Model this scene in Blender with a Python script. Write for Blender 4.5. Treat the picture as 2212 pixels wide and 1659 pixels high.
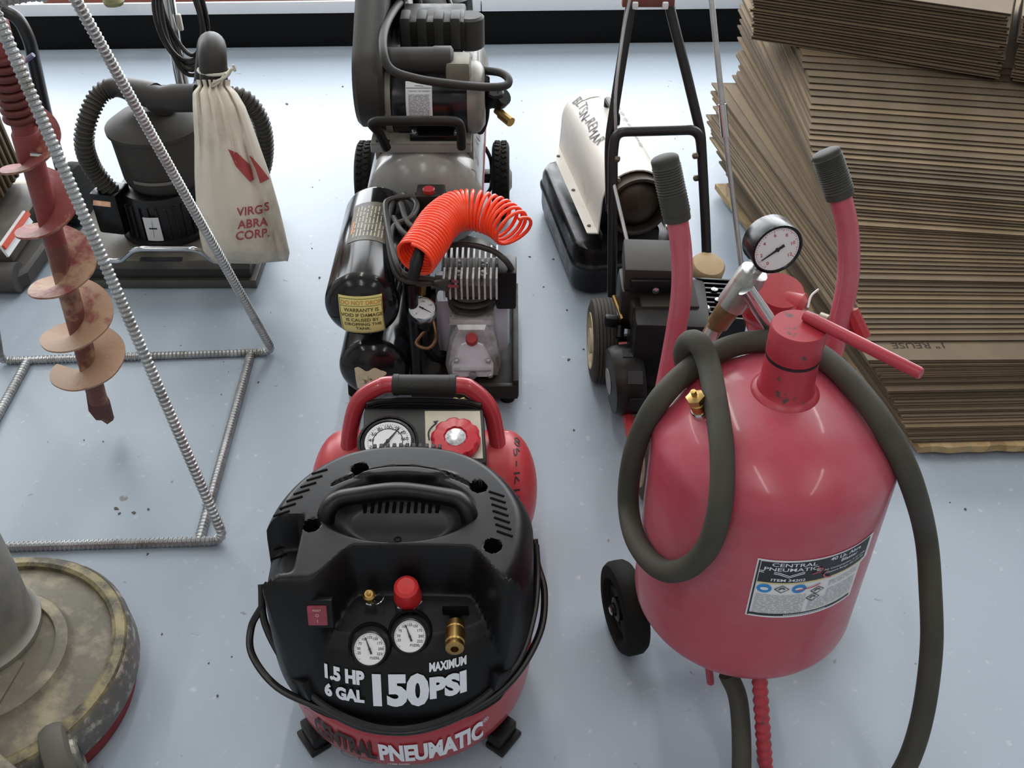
import bpy, bmesh, math, random
from mathutils import Vector, Matrix, noise
for o in list(bpy.data.objects): bpy.data.objects.remove(o)
random.seed(7)
PI = math.pi
SC = bpy.context.scene
COL = SC.collection
# ---------------------------------------------------------------- camera
CAM_H, PITCH, FPX = 1.45, math.radians(40), 2220.0
cd = bpy.data.cameras.new('camera'); cam = bpy.data.objects.new('camera', cd); COL.objects.link(cam)
cam.location = (0, 0, CAM_H); cam.rotation_euler = (PI/2 - PITCH, 0, 0)
cd.sensor_fit = 'HORIZONTAL'; cd.sensor_width = 36.0; cd.lens = 36.0*FPX/2212.0
cd.clip_start = .05; cd.clip_end = 60
SC.camera = cam
# ---------------------------------------------------------------- daylight and exposure
W = bpy.data.worlds.new('daylight'); SC.world = W; W.use_nodes = True
W.node_tree.nodes['Background'].inputs[0].default_value = (.93, .965, 1.0, 1)
W.node_tree.nodes['Background'].inputs[1].default_value = 6.2
SC.view_settings.view_transform = 'Standard'; SC.view_settings.look = 'None'
SC.view_settings.exposure = 0.14; SC.view_settings.gamma = 1.0; SC.view_settings.use_curve_mapping = False

def area(name, loc, size, rot, power, color=(1, 1, 1), portal=False):
    l = bpy.data.lights.new(name, 'AREA'); l.shape = 'RECTANGLE'; l.size, l.size_y = size
    l.energy = power; l.color = color
    if portal: l.cycles.is_portal = True
    o = bpy.data.objects.new(name, l); o.location = loc; o.rotation_euler = rot; COL.objects.link(o)
    return o
WALL_Y = 4.75          # shop front behind the display shelf
for i, x in enumerate((-3.0, -1.0, 1.0, 3.0)):
    area('window_portal', (x, WALL_Y + .03, 1.6), (1.86, 2.6), (-PI/2, 0, 0), 1, portal=True)
TUBES = [(-2.6, 3.0), (-2.6, -.9), (-.35, 3.0), (-.35, -.9), (1.9, 3.0), (1.9, -.9)]
for x, y in TUBES:
    area('fluorescent_light', (x, y, 3.16), (.05, 2.3), (0, 0, 0), 18, (1, .97, .92))

# ---------------------------------------------------------------- helpers
def q(px, py, z=None, y=None, x=None):
    """point of the ray through a photo pixel on the plane z=, y= or x="""
    u, v = (px - 1106)/FPX, (829.5 - py)/FPX
    c, s = math.cos(PITCH), math.sin(PITCH)
    d = Vector((u, c + v*s, -s + v*c))
    t = (z - CAM_H)/d.z if z is not None else (y/d.y if y is not None else x/d.x)
    return Vector((0, 0, CAM_H)) + d*t
V = Vector
def lin(c): return c/12.92 if c <= .04045 else ((c + .055)/1.055)**2.4
def rgb(h):
    h = h.lstrip('#'); return tuple(lin(int(h[i:i+2], 16)/255) for i in (0, 2, 4)) + (1,)
MATS = {}
def mat(name, col, rough=.5, metal=0., var=0., vs=8., dirt=None, bump=0., bs=120., rv=0., coat=0., spec=.5, sheen=0.):
    """principled material; var: tone variation, dirt=(colour, amount 0..1, scale, sharpness)"""
    if name in MATS: return MATS[name]
    m = bpy.data.materials.new(name); m.use_nodes = True; nt = m.node_tree; N = nt.nodes; L = nt.links
    b = N['Principled BSDF']; b.inputs['Roughness'].default_value = rough; b.inputs['Metallic'].default_value = metal
    b.inputs['Coat Weight'].default_value = coat; b.inputs['Coat Roughness'].default_value = .08
    b.inputs['Specular IOR Level'].default_value = spec
    if sheen: b.inputs['Sheen Weight'].default_value = sheen
    base = rgb(col); out = None
    tc = N.new('ShaderNodeTexCoord')
    def noise_(sc, det=5, rg=.6):
        n = N.new('ShaderNodeTexNoise'); n.inputs['Scale'].default_value = sc; n.inputs['Detail'].default_value = det
        n.inputs['Roughness'].default_value = rg; L.new(tc.outputs['Object'], n.inputs['Vector']); return n
    def mix(f, a, c):
        mx = N.new('ShaderNodeMix'); mx.data_type = 'RGBA'
        L.new(f, mx.inputs[0])
        for k, s in ((6, a), (7, c)):
            if isinstance(s, tuple): mx.inputs[k].default_value = s
            else: L.new(s, mx.inputs[k])
        return mx.outputs[2]
    def ramp(src, lo, hi):
        r = N.new('ShaderNodeMapRange'); r.inputs[1].default_value = lo; r.inputs[2].default_value = hi
        L.new(src, r.inputs[0]); return r.outputs[0]
    if var:
        n = noise_(vs)
        d = tuple(c*(1 - var) for c in base[:3]) + (1,); l_ = tuple(min(1, c*(1 + var)) for c in base[:3]) + (1,)
        out = mix(ramp(n.outputs['Fac'], .3, .7), d, l_)
    if dirt:
        dc, am, ds, sh = dirt
        n = noise_(ds, 8, .65)
        th = 1 - am
        f = ramp(n.outputs['Fac'], .25 + .5*th - sh, .25 + .5*th + sh)
        out = mix(f, out if out is not None else base, rgb(dc))
    if out is not None: L.new(out, b.inputs['Base Color'])
    else: b.inputs['Base Color'].default_value = base
    if rv:
        n = noise_(vs*2.3, 6); r = N.new('ShaderNodeMapRange'); r.inputs[1].default_value = .3; r.inputs[2].default_value = .7
        r.inputs[3].default_value = max(.02, rough - rv); r.inputs[4].default_value = min(1, rough + rv)
        L.new(n.outputs['Fac'], r.inputs[0]); L.new(r.outputs[0], b.inputs['Roughness'])
    if bump:
        n = noise_(bs, 4); bp = N.new('ShaderNodeBump'); bp.inputs['Strength'].default_value = bump
        bp.inputs['Distance'].default_value = .002
        L.new(n.outputs['Fac'], bp.inputs['Height']); L.new(bp.outputs[0], b.inputs['Normal'])
    MATS[name] = m; return m

class Mb:
    """collects vertices and faces of ONE mesh in world coordinates"""
    def __init__(s): s.v = []; s.f = []; s.mi = []
    def add(s, vs, fs, mi=0):
        k = len(s.v); s.v += [V(p) for p in vs]; s.f += [tuple(i + k for i in f) for f in fs]; s.mi += [mi]*len(fs); return s
    def box(s, c, size, rot=None, bev=0., seg=2, mi=0):
        bm = bmesh.new(); bmesh.ops.create_cube(bm, size=1)
        for v in bm.verts: v.co = V((v.co.x*size[0], v.co.y*size[1], v.co.z*size[2]))
        if bev: bmesh.ops.bevel(bm, geom=bm.edges[:], offset=bev, segments=seg, profile=.6, affect='EDGES', clamp_overlap=True)
        R = rot if rot is not None else Matrix.Identity(3)
        bm.verts.index_update()
        s.add([R @ v.co + V(c) for v in bm.verts], [[v.index for v in f.verts] for f in bm.faces], mi); bm.free(); return s
    def ring(s, rings, closed_u=True, closed_v=False, caps=(False, False), mi=0):
        n = len(rings[0]); m = len(rings); vs = [p for r in rings for p in r]; fs = []
        for i in range(m if closed_v else m - 1):
            a, b = i*n, ((i + 1) % m)*n
            for j in range(n if closed_u else n - 1):
                k = (j + 1) % n; fs.append((a + j, a + k, b + k, b + j))
        if caps[0]: fs.append(tuple(range(n))[::-1])
        if caps[1]: fs.append(tuple((m - 1)*n + j for j in range(n)))
        return s.add(vs, fs, mi)
    def lathe(s, prof, o, ax=(0, 0, 1), n=32, caps=(True, True), mi=0, fx=None):
        A = V(ax).normalized(); U = A.orthogonal().normalized()
        if abs(A.z) > .99: U = V((1, 0, 0))
        Wv = A.cross(U); o = V(o); R = []
        for r, h in prof:
            r = max(r, 1e-5)
            R.append([o + A*h + (U*math.cos(2*PI*k/n) + Wv*math.sin(2*PI*k/n))*(r if not fx else r*fx(k/n, h)) for k in range(n)])
        return s.ring(R, True, False, caps, mi)
    def cyl(s, p0, p1, r0, r1=None, n=20, bev=0., mi=0):
        p0, p1 = V(p0), V(p1); h = (p1 - p0).length; r1 = r0 if r1 is None else r1
        pr = [(r0, 0), (r1, h)] if not bev else [(r0 - bev, 0), (r0 - bev*.3, bev*.3), (r0, bev), (r1, h - bev), (r1 - bev*.3, h - bev*.3), (r1 - bev, h)]
        return s.lathe(pr, p0, p1 - p0, n, mi=mi)
    def tube(s, pts, r, n=10, closed=False, caps=True, mi=0, flat=None):
        pts = [V(p) for p in pts]; m = len(pts); rr = r if isinstance(r, (list, tuple)) else [r]*m
        T = []
        for i in range(m):
            a = pts[(i - 1) % m] if (closed or i) else pts[0]; b = pts[(i + 1) % m] if (closed or i < m - 1) else pts[-1]
            t = b - a; T.append(t.normalized() if t.length > 1e-9 else V((0, 0, 1)))
        U = T[0].orthogonal().normalized(); R = []
        if flat: U = (V(flat[0]) - T[0]*T[0].dot(V(flat[0]))).normalized()
        for i in range(m):
            if i:
                ax = T[i - 1].cross(T[i])
                if ax.length > 1e-7:
                    U = Matrix.Rotation(T[i - 1].angle(T[i]), 3, ax.normalized()) @ U
            U = (U - T[i]*U.dot(T[i])).normalized(); Wv = T[i].cross(U)
            f = flat[1] if flat else 1
            R.append([pts[i] + (U*math.cos(2*PI*k/n)*f + Wv*math.sin(2*PI*k/n))*rr[i] for k in range(n)])
        return s.ring(R, True, closed, (caps and not closed, caps and not closed), mi)
    def prism(s, outl, o, u, v, d, bev=0., mi=0):
        """2-D outline in the frame o,u,v pushed by the vector d"""
        o, u, v, d = V(o), V(u), V(v), V(d)
        a = [o + u*p[0] + v*p[1] for p in outl]; n = len(a)
        if bev:
            c = sum(a, V((0, 0, 0)))/n; dn = d.normalized()*bev
            sh = [p + (c - p).normalized()*bev for p in a]
            R = [sh, [p + dn for p in a], [p + d - dn for p in a], [p + d for p in sh]]
        else: R = [a, [p + d for p in a]]
        return s.ring(R, True, False, (True, True), mi)
    def grid(s, fn, nu, nv, cu=False, mi=0):
        return s.ring([[V(fn(i/(nu if cu else nu - 1), j/(nv - 1))) for i in range(nu)] for j in range(nv)], cu, False, mi=mi)

def spl(pts, n=8, closed=False):
    P = [V(p) for p in pts]; m = len(P); out = []
    for i in range(m if closed else m - 1):
        a, b = P[i], P[(i + 1) % m]
        p0 = P[(i - 1) % m] if (closed or i) else a*2 - b
        p3 = P[(i + 2) % m] if (closed or i < m - 2) else b*2 - a
        for k in range(n):
            t = k/n
            out.append(.5*((2*a) + (b - p0)*t + (2*p0 - 5*a + 4*b - p3)*t*t + (3*a - p0 - 3*b + p3)*t**3))
    if not closed: out.append(P[-1])
    return out
def fillet(pts, r, n=6, closed=False):
    """polyline with rounded corners"""
    P = [V(p) for p in pts]; out = []; m = len(P)
    for i, p in enumerate(P):
        if not closed and i in (0, m - 1): out.append(p); continue
        a, b = P[i - 1], P[(i + 1) % m]
        da, db = (a - p), (b - p); k = min(r, da.length*.49, db.length*.49)
        s, e = p + da.normalized()*k, p + db.normalized()*k
        for j in range(n + 1):
            t = j/n; out.append(s*(1 - t)**2 + p*2*t*(1 - t) + e*t*t)
    return out
BASE = {}
def thing(name, label, cat, loc, group=None):
    o = bpy.data.objects.new(name, None); COL.objects.link(o); o.location = loc; o.empty_display_size = .05
    o['label'] = label; o['category'] = cat
    if group: o['group'] = group
    BASE[o] = V(loc); return o
def part(name, mb, m, parent=None, label=None, smooth=35, loc=None):
    """ONE mesh object; parent is a thing or one of its parts"""
    base = BASE[parent] if parent is not None else V(loc or (0, 0, 0))
    me = bpy.data.meshes.new(name)
    me.from_pydata([tuple(p - base) for p in mb.v], [], mb.f); me.validate(); 
    ms = m if isinstance(m, (list, tuple)) else [m]
    for k in ms: me.materials.append(k)
    if len(ms) > 1 and len(mb.mi) == len(me.polygons):
        me.polygons.foreach_set('material_index', mb.mi)
    bm = bmesh.new(); bm.from_mesh(me); bmesh.ops.recalc_face_normals(bm, faces=bm.faces[:]); bm.to_mesh(me); bm.free()
    if smooth:
        me.shade_smooth(); me.set_sharp_from_angle(angle=math.radians(smooth))
    o = bpy.data.objects.new(name, me); COL.objects.link(o)
    if parent is not None: o.parent = parent
    else: o.location = base
    BASE[o] = base
    if label: o['label'] = label
    return o
def tag(o, label, cat, group=None):
    o['label'] = label; o['category'] = cat
    if group: o['group'] = group
    return o
def struct(o): o['kind'] = 'structure'; return o
def txt(body, size, fn, bold=0., sx=1., align='CENTER', mb=None, fit=0):
    """flat lettering; fn(x, y) places it in space"""
    cu = bpy.data.curves.new('lettering', 'FONT'); cu.body = body; cu.size = size; cu.align_x = align; cu.align_y = 'CENTER'
    cu.offset = bold*size; cu.resolution_u = 3; cu.fill_mode = 'FRONT'
    o = bpy.data.objects.new('lettering', cu); COL.objects.link(o)
    bpy.context.view_layer.update()
    me = bpy.data.meshes.new_from_object(o.evaluated_get(bpy.context.evaluated_depsgraph_get()))
    if fit:
        xs_ = [v.co.x for v in me.vertices]; sx = fit/(max(xs_) - min(xs_))
    mb = mb or Mb()
    mb.add([fn(v.co.x*sx, v.co.y) for v in me.vertices], [tuple(p.vertices) for p in me.polygons])
    bpy.data.objects.remove(o); bpy.data.curves.remove(cu); bpy.data.meshes.remove(me)
    return mb
def plane(o, u, v):
    o, u, v = V(o), V(u).normalized(), V(v).normalized()
    return lambda x, y: o + u*x + v*y
def stroke(pts2, fn, w, mb=None, n=4):
    """marker line: a thin ribbon along 2-D points placed by fn"""
    mb = mb or Mb(); P = [V((p[0], p[1], 0)) for p in pts2]; P = spl(P, n) if len(P) > 2 else P; m = len(P); L, R = [], []
    for i in range(m):
        t = (P[min(i + 1, m - 1)] - P[max(i - 1, 0)]); t = t.normalized() if t.length else V((1, 0, 0)); k = V((-t.y, t.x, 0))*w/2
        L.append(fn(*(P[i] + k)[:2])); R.append(fn(*(P[i] - k)[:2]))
    return mb.add(L + R, [(i, i + 1, m + i + 1, m + i) for i in range(m - 1)])
def smooth01(t): t = min(1, max(0, t)); return t*t*(3 - 2*t)
def lerp(a, b, t): return a + (b - a)*t
def curve1(tab, x):
    """piecewise linear table"""
    if x <= tab[0][0]: return tab[0][1]
    for (a, va), (b, vb) in zip(tab, tab[1:]):
        if x <= b: return lerp(va, vb, (x - a)/(b - a))
    return tab[-1][1]
def rebar(mb, pts, r, pitch=.0085, n=9):
    """ribbed steel rod along a fine polyline"""
    P = [V(p) for p in pts]; out = []; rr = []; acc = 0.; st = pitch/4
    for a, b in zip(P, P[1:]):
        L = (b - a).length; k = max(1, int(round(L/st)))
        for i in range(k):
            out.append(a.lerp(b, i/k)); ph = (acc + L*i/k)/pitch % 1; rr.append(r*(1.13 if ph < .45 else .93))
        acc += L
    out.append(P[-1]); rr.append(r)
    return mb.tube(out, rr, n)
# ---------------------------------------------------------------- materials
RED = mat('red_enamel', '#a82f38', .3, var=.07, vs=5, coat=.25, rv=.06)
DUSTRED = mat('dusty_red_enamel', '#b34555', .34, var=.08, vs=4, rv=.08, dirt=('#bd7481', .25, 5, .2), coat=.15)
BLACKP = mat('black_plastic', '#0d0d10', .38, var=.15, vs=30, bump=.1, bs=900, rv=.05, spec=.3)
BLACK = mat('black_paint', '#0b0b0d', .26, var=.2, vs=14, rv=.1, spec=.35)
DUSTBLACK = mat('dusty_black_paint', '#121111', .5, var=.25, vs=9, dirt=('#332d27', .36, 6, .22), rv=.12, spec=.25)
RUBBER = mat('black_rubber', '#161513', .75, var=.2, vs=25, bump=.2, bs=300, spec=.2)
HOSE = mat('grey_rubber_hose', '#43413a', .7, var=.12, vs=18, bump=.15, bs=400, spec=.3)
CHROME = mat('chrome', '#c9ccd0', .18, 1., var=.06, vs=20)
STEEL = mat('bare_steel', '#b9babb', .35, .65, var=.15, vs=30, rv=.1)
ALU = mat('cast_aluminium', '#d0d2d5', .42, .35, var=.15, vs=20, dirt=('#6e6455', .32, 14, .15), bump=.15, bs=300)
BRASS = mat('brass', '#b3935c', .34, 1., var=.15, vs=40)
WHITE = mat('white_paint', '#e8e6e2', .5, var=.04, vs=10)
PAPER = mat('label_white', '#dfe0e4', .55)
INK = mat('black_ink', '#17171a', .5)
LABELBLACK = mat('label_black', '#26262a', .4)
YELLOW = mat('label_yellow', '#e2dc8c', .5, var=.05, vs=30)
ORANGE = mat('orange_polyurethane', '#ff4a22', .25, spec=.6)
CREAM = mat('cream_plastic', '#cfc3a6', .5, var=.15, vs=20, dirt=('#6c5f4a', .3, 16, .15))
# ---------------------------------------------------------------- room shell
def floor_material():
    m = bpy.data.materials.new('painted_concrete'); m.use_nodes = True; N = m.node_tree.nodes; L = m.node_tree.links
    b = N['Principled BSDF']; tc = N.new('ShaderNodeTexCoord')
    def ns(sc, det, dist=0.):
        n = N.new('ShaderNodeTexNoise'); n.inputs['Scale'].default_value = sc; n.inputs['Detail'].default_value = det
        n.inputs['Distortion'].default_value = dist; L.new(tc.outputs['Object'], n.inputs['Vector']); return n.outputs['Fac']
    def mr(src, a, c, lo, hi):
        r = N.new('ShaderNodeMapRange')
        for k, val in zip((1, 2, 3, 4), (a, c, lo, hi)): r.inputs[k].default_value = val
        L.new(src, r.inputs[0]); return r.outputs[0]
    def mix(f, a, c):
        x = N.new('ShaderNodeMix'); x.data_type = 'RGBA'; L.new(f, x.inputs[0])
        for k, s in ((6, a), (7, c)):
            if isinstance(s, tuple): x.inputs[k].default_value = s
            else: L.new(s, x.inputs[k])
        return x.outputs[2]
    a = mix(mr(ns(1.2, 2), .1, .9, 0, 1), rgb('#98a4b1'), rgb('#a2adba'))
    a = mix(mr(ns(55, 9), .64, .74, 0, .5), a, rgb('#c9cdd2'))
    a = mix(mr(ns(38, 10, .6), .70, .74, 0, .8), a, rgb('#6f6c66'))
    L.new(a, b.inputs['Base Color'])
    b.inputs['Roughness'].default_value = .36
    bp = N.new('ShaderNodeBump'); bp.inputs['Strength'].default_value = .15; bp.inputs['Distance'].default_value = .003
    L.new(ns(26, 5), bp.inputs['Height']); L.new(bp.outputs[0], b.inputs['Normal'])
    b.inputs['Specular IOR Level'].default_value = .42
    return m
X0, X1, Y0, ZC = -4.2, 4.2, -3.2, 3.25
WALLM = mat('wall_paint', '#b3b2ad', .8, var=.03, vs=2)
struct(part('floor', Mb().box(((X0 + X1)/2, (Y0 + WALL_Y)/2, -.05), (X1 - X0 + .4, WALL_Y - Y0 + .4, .1)), floor_material(), smooth=0))
struct(part('ceiling', Mb().box(((X0 + X1)/2, (Y0 + WALL_Y)/2, ZC + .05), (X1 - X0 + .4, WALL_Y - Y0 + .4, .1)), mat('ceiling_paint', '#a3a29d', .9), smooth=0))
struct(part('wall_left', Mb().box((X0 - .05, (Y0 + WALL_Y)/2, ZC/2), (.1, WALL_Y - Y0, ZC)), WALLM, smooth=0))
struct(part('wall_right', Mb().box((X1 + .05, (Y0 + WALL_Y)/2, ZC/2), (.1, WALL_Y - Y0, ZC)), WALLM, smooth=0))
struct(part('wall_rear', Mb().box((0, Y0 - .05, ZC/2), (X1 - X0, .1, ZC)), WALLM, smooth=0))
w = Mb(); w.box((0, WALL_Y + .06, .15), (X1 - X0 + .2, .12, .3)); w.box((0, WALL_Y + .06, (2.9 + ZC)/2), (X1 - X0 + .2, .12, ZC - 2.9))
for x in (-4.1, -2, 0, 2, 4.1): w.box((x, WALL_Y + .06, 1.6), (.12 if abs(x) < 4 else .2, .12, 2.6))
struct(part('wall_front', w, WALLM, smooth=0))
LAMPW = mat('fixture_white', '#ececea', .5)
for x, y in TUBES:
    t = thing('ceiling_light', 'white fluorescent strip light fixed to the ceiling', 'ceiling light', (x, y, ZC - .08), 'ceiling strip lights')
    part('housing', Mb().box((x, y, ZC - .03), (.16, 2.4, .06), bev=.01), LAMPW, t)
# display shelf along the shop front
g = math.radians(1.75); gx = V((math.cos(g), math.sin(g), 0)); gy = V((-math.sin(g), math.cos(g), 0))
G0 = V((-1.668, 3.59, 0)) + gx*1.55
shelf = thing('display_shelf', 'low white display shelf with black kick panels along the shop front', 'shelf', G0)
Rg = Matrix.Rotation(g, 3, 'Z')
KICK = mat('black_kick_panel', '#060607', .6, var=.2, vs=3, spec=.2)
SHELFW = mat('shelf_enamel', '#e9eaee', .4, var=.02, vs=4)
xs = [-3.05, -1.83, -.61 + .62, 1.23, 2.45]
for a, b in zip(xs, xs[1:]):
    part('kick_panel', Mb().box(G0 + gx*((a + b)/2) + gy*.012 + V((0, 0, .062)), (b - a - .004, .024, .124), Rg, .002), KICK, shelf, 'black kick panel')
    part('shelf_deck', Mb().box(G0 + gx*((a + b)/2) + gy*.27 + V((0, 0, .1525)), (b - a - .002, .55, .018), Rg, .003), SHELFW, shelf)
    part('price_rail', Mb().box(G0 + gx*((a + b)/2) + gy*(-.008) + V((0, 0, .146)), (b - a - .003, .012, .042), Rg, .003), SHELFW, shelf)
part('side_support', Mb().box(G0 + gx*-.3 + gy*.3 + V((0, 0, .07)), (4.6, .4, .14), Rg), KICK, shelf)
c = G0 + gx*-.42 + gy*.215
o = part('floor_board', Mb().box(c + V((-.55, .0, .1735)), (1.1, .44, .024), Rg, .004), mat('mahogany_laminate', '#8d4d3c', .45, var=.15, vs=6), None, loc=c + V((-.55, 0, .1615)))
tag(o, 'reddish brown board lying flat on the white display shelf', 'board')
c = q(236, 4, z=.21)
m_ = Mb(); m_.lathe([(.0, 0), (.03, .0), (.036, .012), (.03, .026), (.012, .032), (0, .033)], c + V((0, .04, -.0235)), n=20)
o = part('cast_cap', m_, mat('olive_paint', '#6b6844', .5, var=.2, vs=30), None, loc=c)
tag(o, 'small olive round cap on the reddish board on the shelf', 'cap')
# ---------------------------------------------------------------- red pancake compressor with the black shroud
def gauge(parent, c, nrm, r, depth=.016, case=BLACK, nums=None, needle=60, face=PAPER, name='gauge', up=(0, 0, 1), inner=False, red=False):
    """dial gauge: case, dial, numerals and needle; nums = list of (text, angle)"""
    c, n_ = V(c), V(nrm).normalized(); up = (V(up) - n_*n_.dot(V(up))).normalized(); rt = up.cross(n_)
    m = Mb(); m.lathe([(r*.2, -depth), (r*.98, -depth), (r*1.02, -depth + .002), (r*1.02, 0), (r*1.02, .0022), (r*.93, .0026), (r*.9, .0012), (r*.9, 0)], c, n_, 36, caps=(True, False))
    g_ = part(name, m, case, parent)
    d = Mb(); d.lathe([(r*.905, 0), (r*.905, .0009)], c, n_, 36); f = part('dial', d, face, g_, 'white dial face')
    pl = plane(c + n_*.0012, rt, up); k = Mb()
    for j in range(41):
        a = math.radians(225 - j*270/40); l = .1 if j % 4 == 0 else .05
        ro = .86*r if not inner else .8*r
        stroke([(math.cos(a)*ro, math.sin(a)*ro), (math.cos(a)*(ro - l*r), math.sin(a)*(ro - l*r))], pl, r*.022, k)
    if inner:
        stroke([(math.cos(a*PI/12)*r*.58, math.sin(a*PI/12)*r*.58) for a in range(25)], pl, r*.035, k)
    for t, a in nums or []:
        a = math.radians(a); txt(t, r*.21, lambda x, y, a=a: pl(x + math.cos(a)*r*.64, y + math.sin(a)*r*.64), .015, 1, mb=k)
    part('dial_marks', k, mat('red_ink', '#b8434a', .5) if red else INK, g_, 'printed scale', smooth=0)
    a = math.radians(needle); ca, sa = math.cos(a), math.sin(a); pn = plane(c + n_*.0026, rt, up); e = Mb()
    tip = [(-.3, -.06), (-.3, .06), (0, .045), (.72, .015), (.72, -.015), (0, -.045)]
    e.prism([((x*ca - y*sa)*r, (x*sa + y*ca)*r) for x, y in tip], c + n_*.0022, rt, up, n_*.0008)
    e.cyl(c + n_*.001, c + n_*.004, r*.07, n=12)
    part('needle', e, INK, g_, smooth=0)
    return g_
PX, PY = -.16, .975
pc = thing('pancake_compressor', 'red pancake air compressor with a black plastic shroud and 150 PSI lettering', 'air compressor', (PX, PY, 0))
m = Mb()
R0 = .19
prof = [(0, .028), (.1, .03), (.15, .036), (.176, .048), (.187, .066), (R0, .09), (R0, .125), (R0 + .0015, .14), (R0 + .0015, .146), (R0, .148), (R0, .16), (.184, .17), (.172, .188), (.155, .2), (.12, .21), (0, .215)]
m.lathe(prof, (PX, PY, 0), n=72); tank = part('tank', m, RED, pc, smooth=60)
# shroud: a moulded height field with a skirt
def outline(a):
    c, s = math.cos(a), math.sin(a); b = .186 if s < 0 else .165; n = 2.5
    k = (abs(c/.19)**n + abs(s/b)**n)**(-1/n)
    return c*k*(1 - (.10*smooth01(s*k/.15) if s > 0 else 0)), s*k
FRONT = [(-.001, .182), (.004, .2), (.012, .225), (.024, .253), (.04, .277), (.058, .294), (.085, .304), (.14, .314), (.4, .32)]      # height over distance from the front lip
OY = {}
def outline_y(X):
    k = round(abs(X), 4)
    if k not in OY:
        lo, hi = -PI/2, -.02
        for _ in range(26):
            md = (lo + hi)/2
            if outline(md)[0] < k: lo = md
            else: hi = md
        OY[k] = outline(lo)[1]
    return OY[k]
HOLES = [(-.063, .098), (.112, .063), (-.117, -.012), (.134, -.048)]
def shroud_z(x, y, rho=0.):
    ax = abs(x); zf = curve1(FRONT, y - outline_y(x))
    ab = abs(x - .024); yb = lerp(-.06, -.13, smooth01((ab - .075)/.06)); wd = lerp(.022, .06, smooth01((ab - .07)/.07))
    mk = smooth01((y - yb)/wd + .5)
    zp = .392 - .35*x*x - .25*max(0, y)**2
    z = lerp(zf, zp, mk)
    e = (x/.105)**2 + ((y - .018)/.062)**2                     # bowl under the grip
    z -= .034*smooth01((1.15 - e)/.75)
    z += .007*smooth01(1.4 - ((x - .002)/.08)**2*1.3 - ((y - .085)/.012)**2)*mk
    if abs(x) < .1: z -= .005*smooth01(1.6 - abs(y - .1 + 3.4*x*x)/.003)      # crease behind the grip
    if x < -.125: z -= .06*smooth01((-.128 - x)/.014)*smooth01((y + .095)/.02)*smooth01((.012 - y)/.014)   # side pocket
    for hx, hy in HOLES:
        d = math.hypot(x - hx, (y - hy)); z -= .04*smooth01((.0125 - d)/.0035)
    if rho > .86: z -= .03*((rho - .86)/.14)**2*(1 if y > -.1 else .35)
    return z
nt, nr = 300, 92; rings = []
for j in range(nr + 1):
    rho = (j/nr)**.85; row = []
    for i in range(nt):
        x, y = outline(2*PI*i/nt); x, y = x*rho, y*rho
        row.append(V((PX + x, PY + y, shroud_z(x, y, rho))))
    rings.append(row)
for k, (gr, dz) in enumerate(((1.004, .25), (1.012, .6), (1.018, 1.0))):
    row = []
    for i in range(nt):
        x, y = outline(2*PI*i/nt); zt = shroud_z(x, y, 1.); zb = lerp(.172, .226, smooth01((y + .17)/.16))
        row.append(V((PX + x*gr, PY + y*gr, lerp(zt, min(zb, zt - .004), dz))))
    rings.append(row)
m = Mb(); m.ring(rings, caps=(True, False)); part('shroud', m, BLACKP, pc, smooth=50)
def on(x, y, dz=0.): return V((PX + x, PY + y, shroud_z(x, y) + dz))
# vents: near-black boxes laid on the shroud as the painted shade of open slots
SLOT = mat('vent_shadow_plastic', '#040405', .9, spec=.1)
for s, tab in ((-1, [(-.168 + .0035*k, .095 - .0135*k) for k in range(9)]), (1, [(.138 + .002*k, .05 - .0125*k) for k in range(7)])):
    for (x, y) in tab:
        if s < 0:
            xx = -.172 + .055*smooth01((y + .02)/.14)
            p = on(xx, y)
        else: p = on(x, y, 0)
        dx = .004; sl = (on(p.x - PX + dx, p.y - PY).z - on(p.x - PX - dx, p.y - PY).z)/(2*dx)
        rot = Matrix.Rotation(-math.atan(sl), 3, 'Y') @ Matrix.Rotation(s*-.35, 3, 'Z')
        part('vent_slot_shade', Mb().box(p, (.024, .0042, .002), rot, .0008, 1), SLOT, pc, smooth=0)
for k in range(11):
    x = -.047 + k*.0098; p = on(x, .155)
    part('vent_tooth', Mb().box((PX + x, PY + .1535 - 1.2*x*x, .368), (.0055, .009, .032), None, .001, 1), BLACKP, pc, smooth=0)
for k in range(11):
    x = -.052 + k*.0104; y0 = .058
    a, b = on(x, y0), on(x, y0 - .018); d = b - a
    rot = Matrix.Rotation(math.atan2(d.z, d.y), 3, 'X')
    part('vent_slot_shade', Mb().box((a + b)/2 + V((0, 0, .0006)), (.0052, .022, .002), rot, .0008, 1), SLOT, pc, smooth=0)
# grip
gp = [on(-.102, .004, -.012), on(-.098, .012, .012), on(-.085, .024, .034) , V((PX - .055, PY + .032, .4)), V((PX, PY + .036, .405)), V((PX + .055, PY + .032, .4)), on(.085, .024, .034), on(.098, .012, .012), on(.102, .004, -.012)]
m = Mb(); m.tube(spl(gp, 8), .0128, 14, flat=((0, 1, 0), 1.25)); part('grip', m, BLACKP, pc, smooth=60)
m = Mb(); m.lathe([(.0045, -.001), (.0055, .001), (.0045, .002), (.0035, .001)], on(0, -.012), n=16, caps=(False, False)); part('screw_boss', m, BLACKP, pc)
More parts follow.
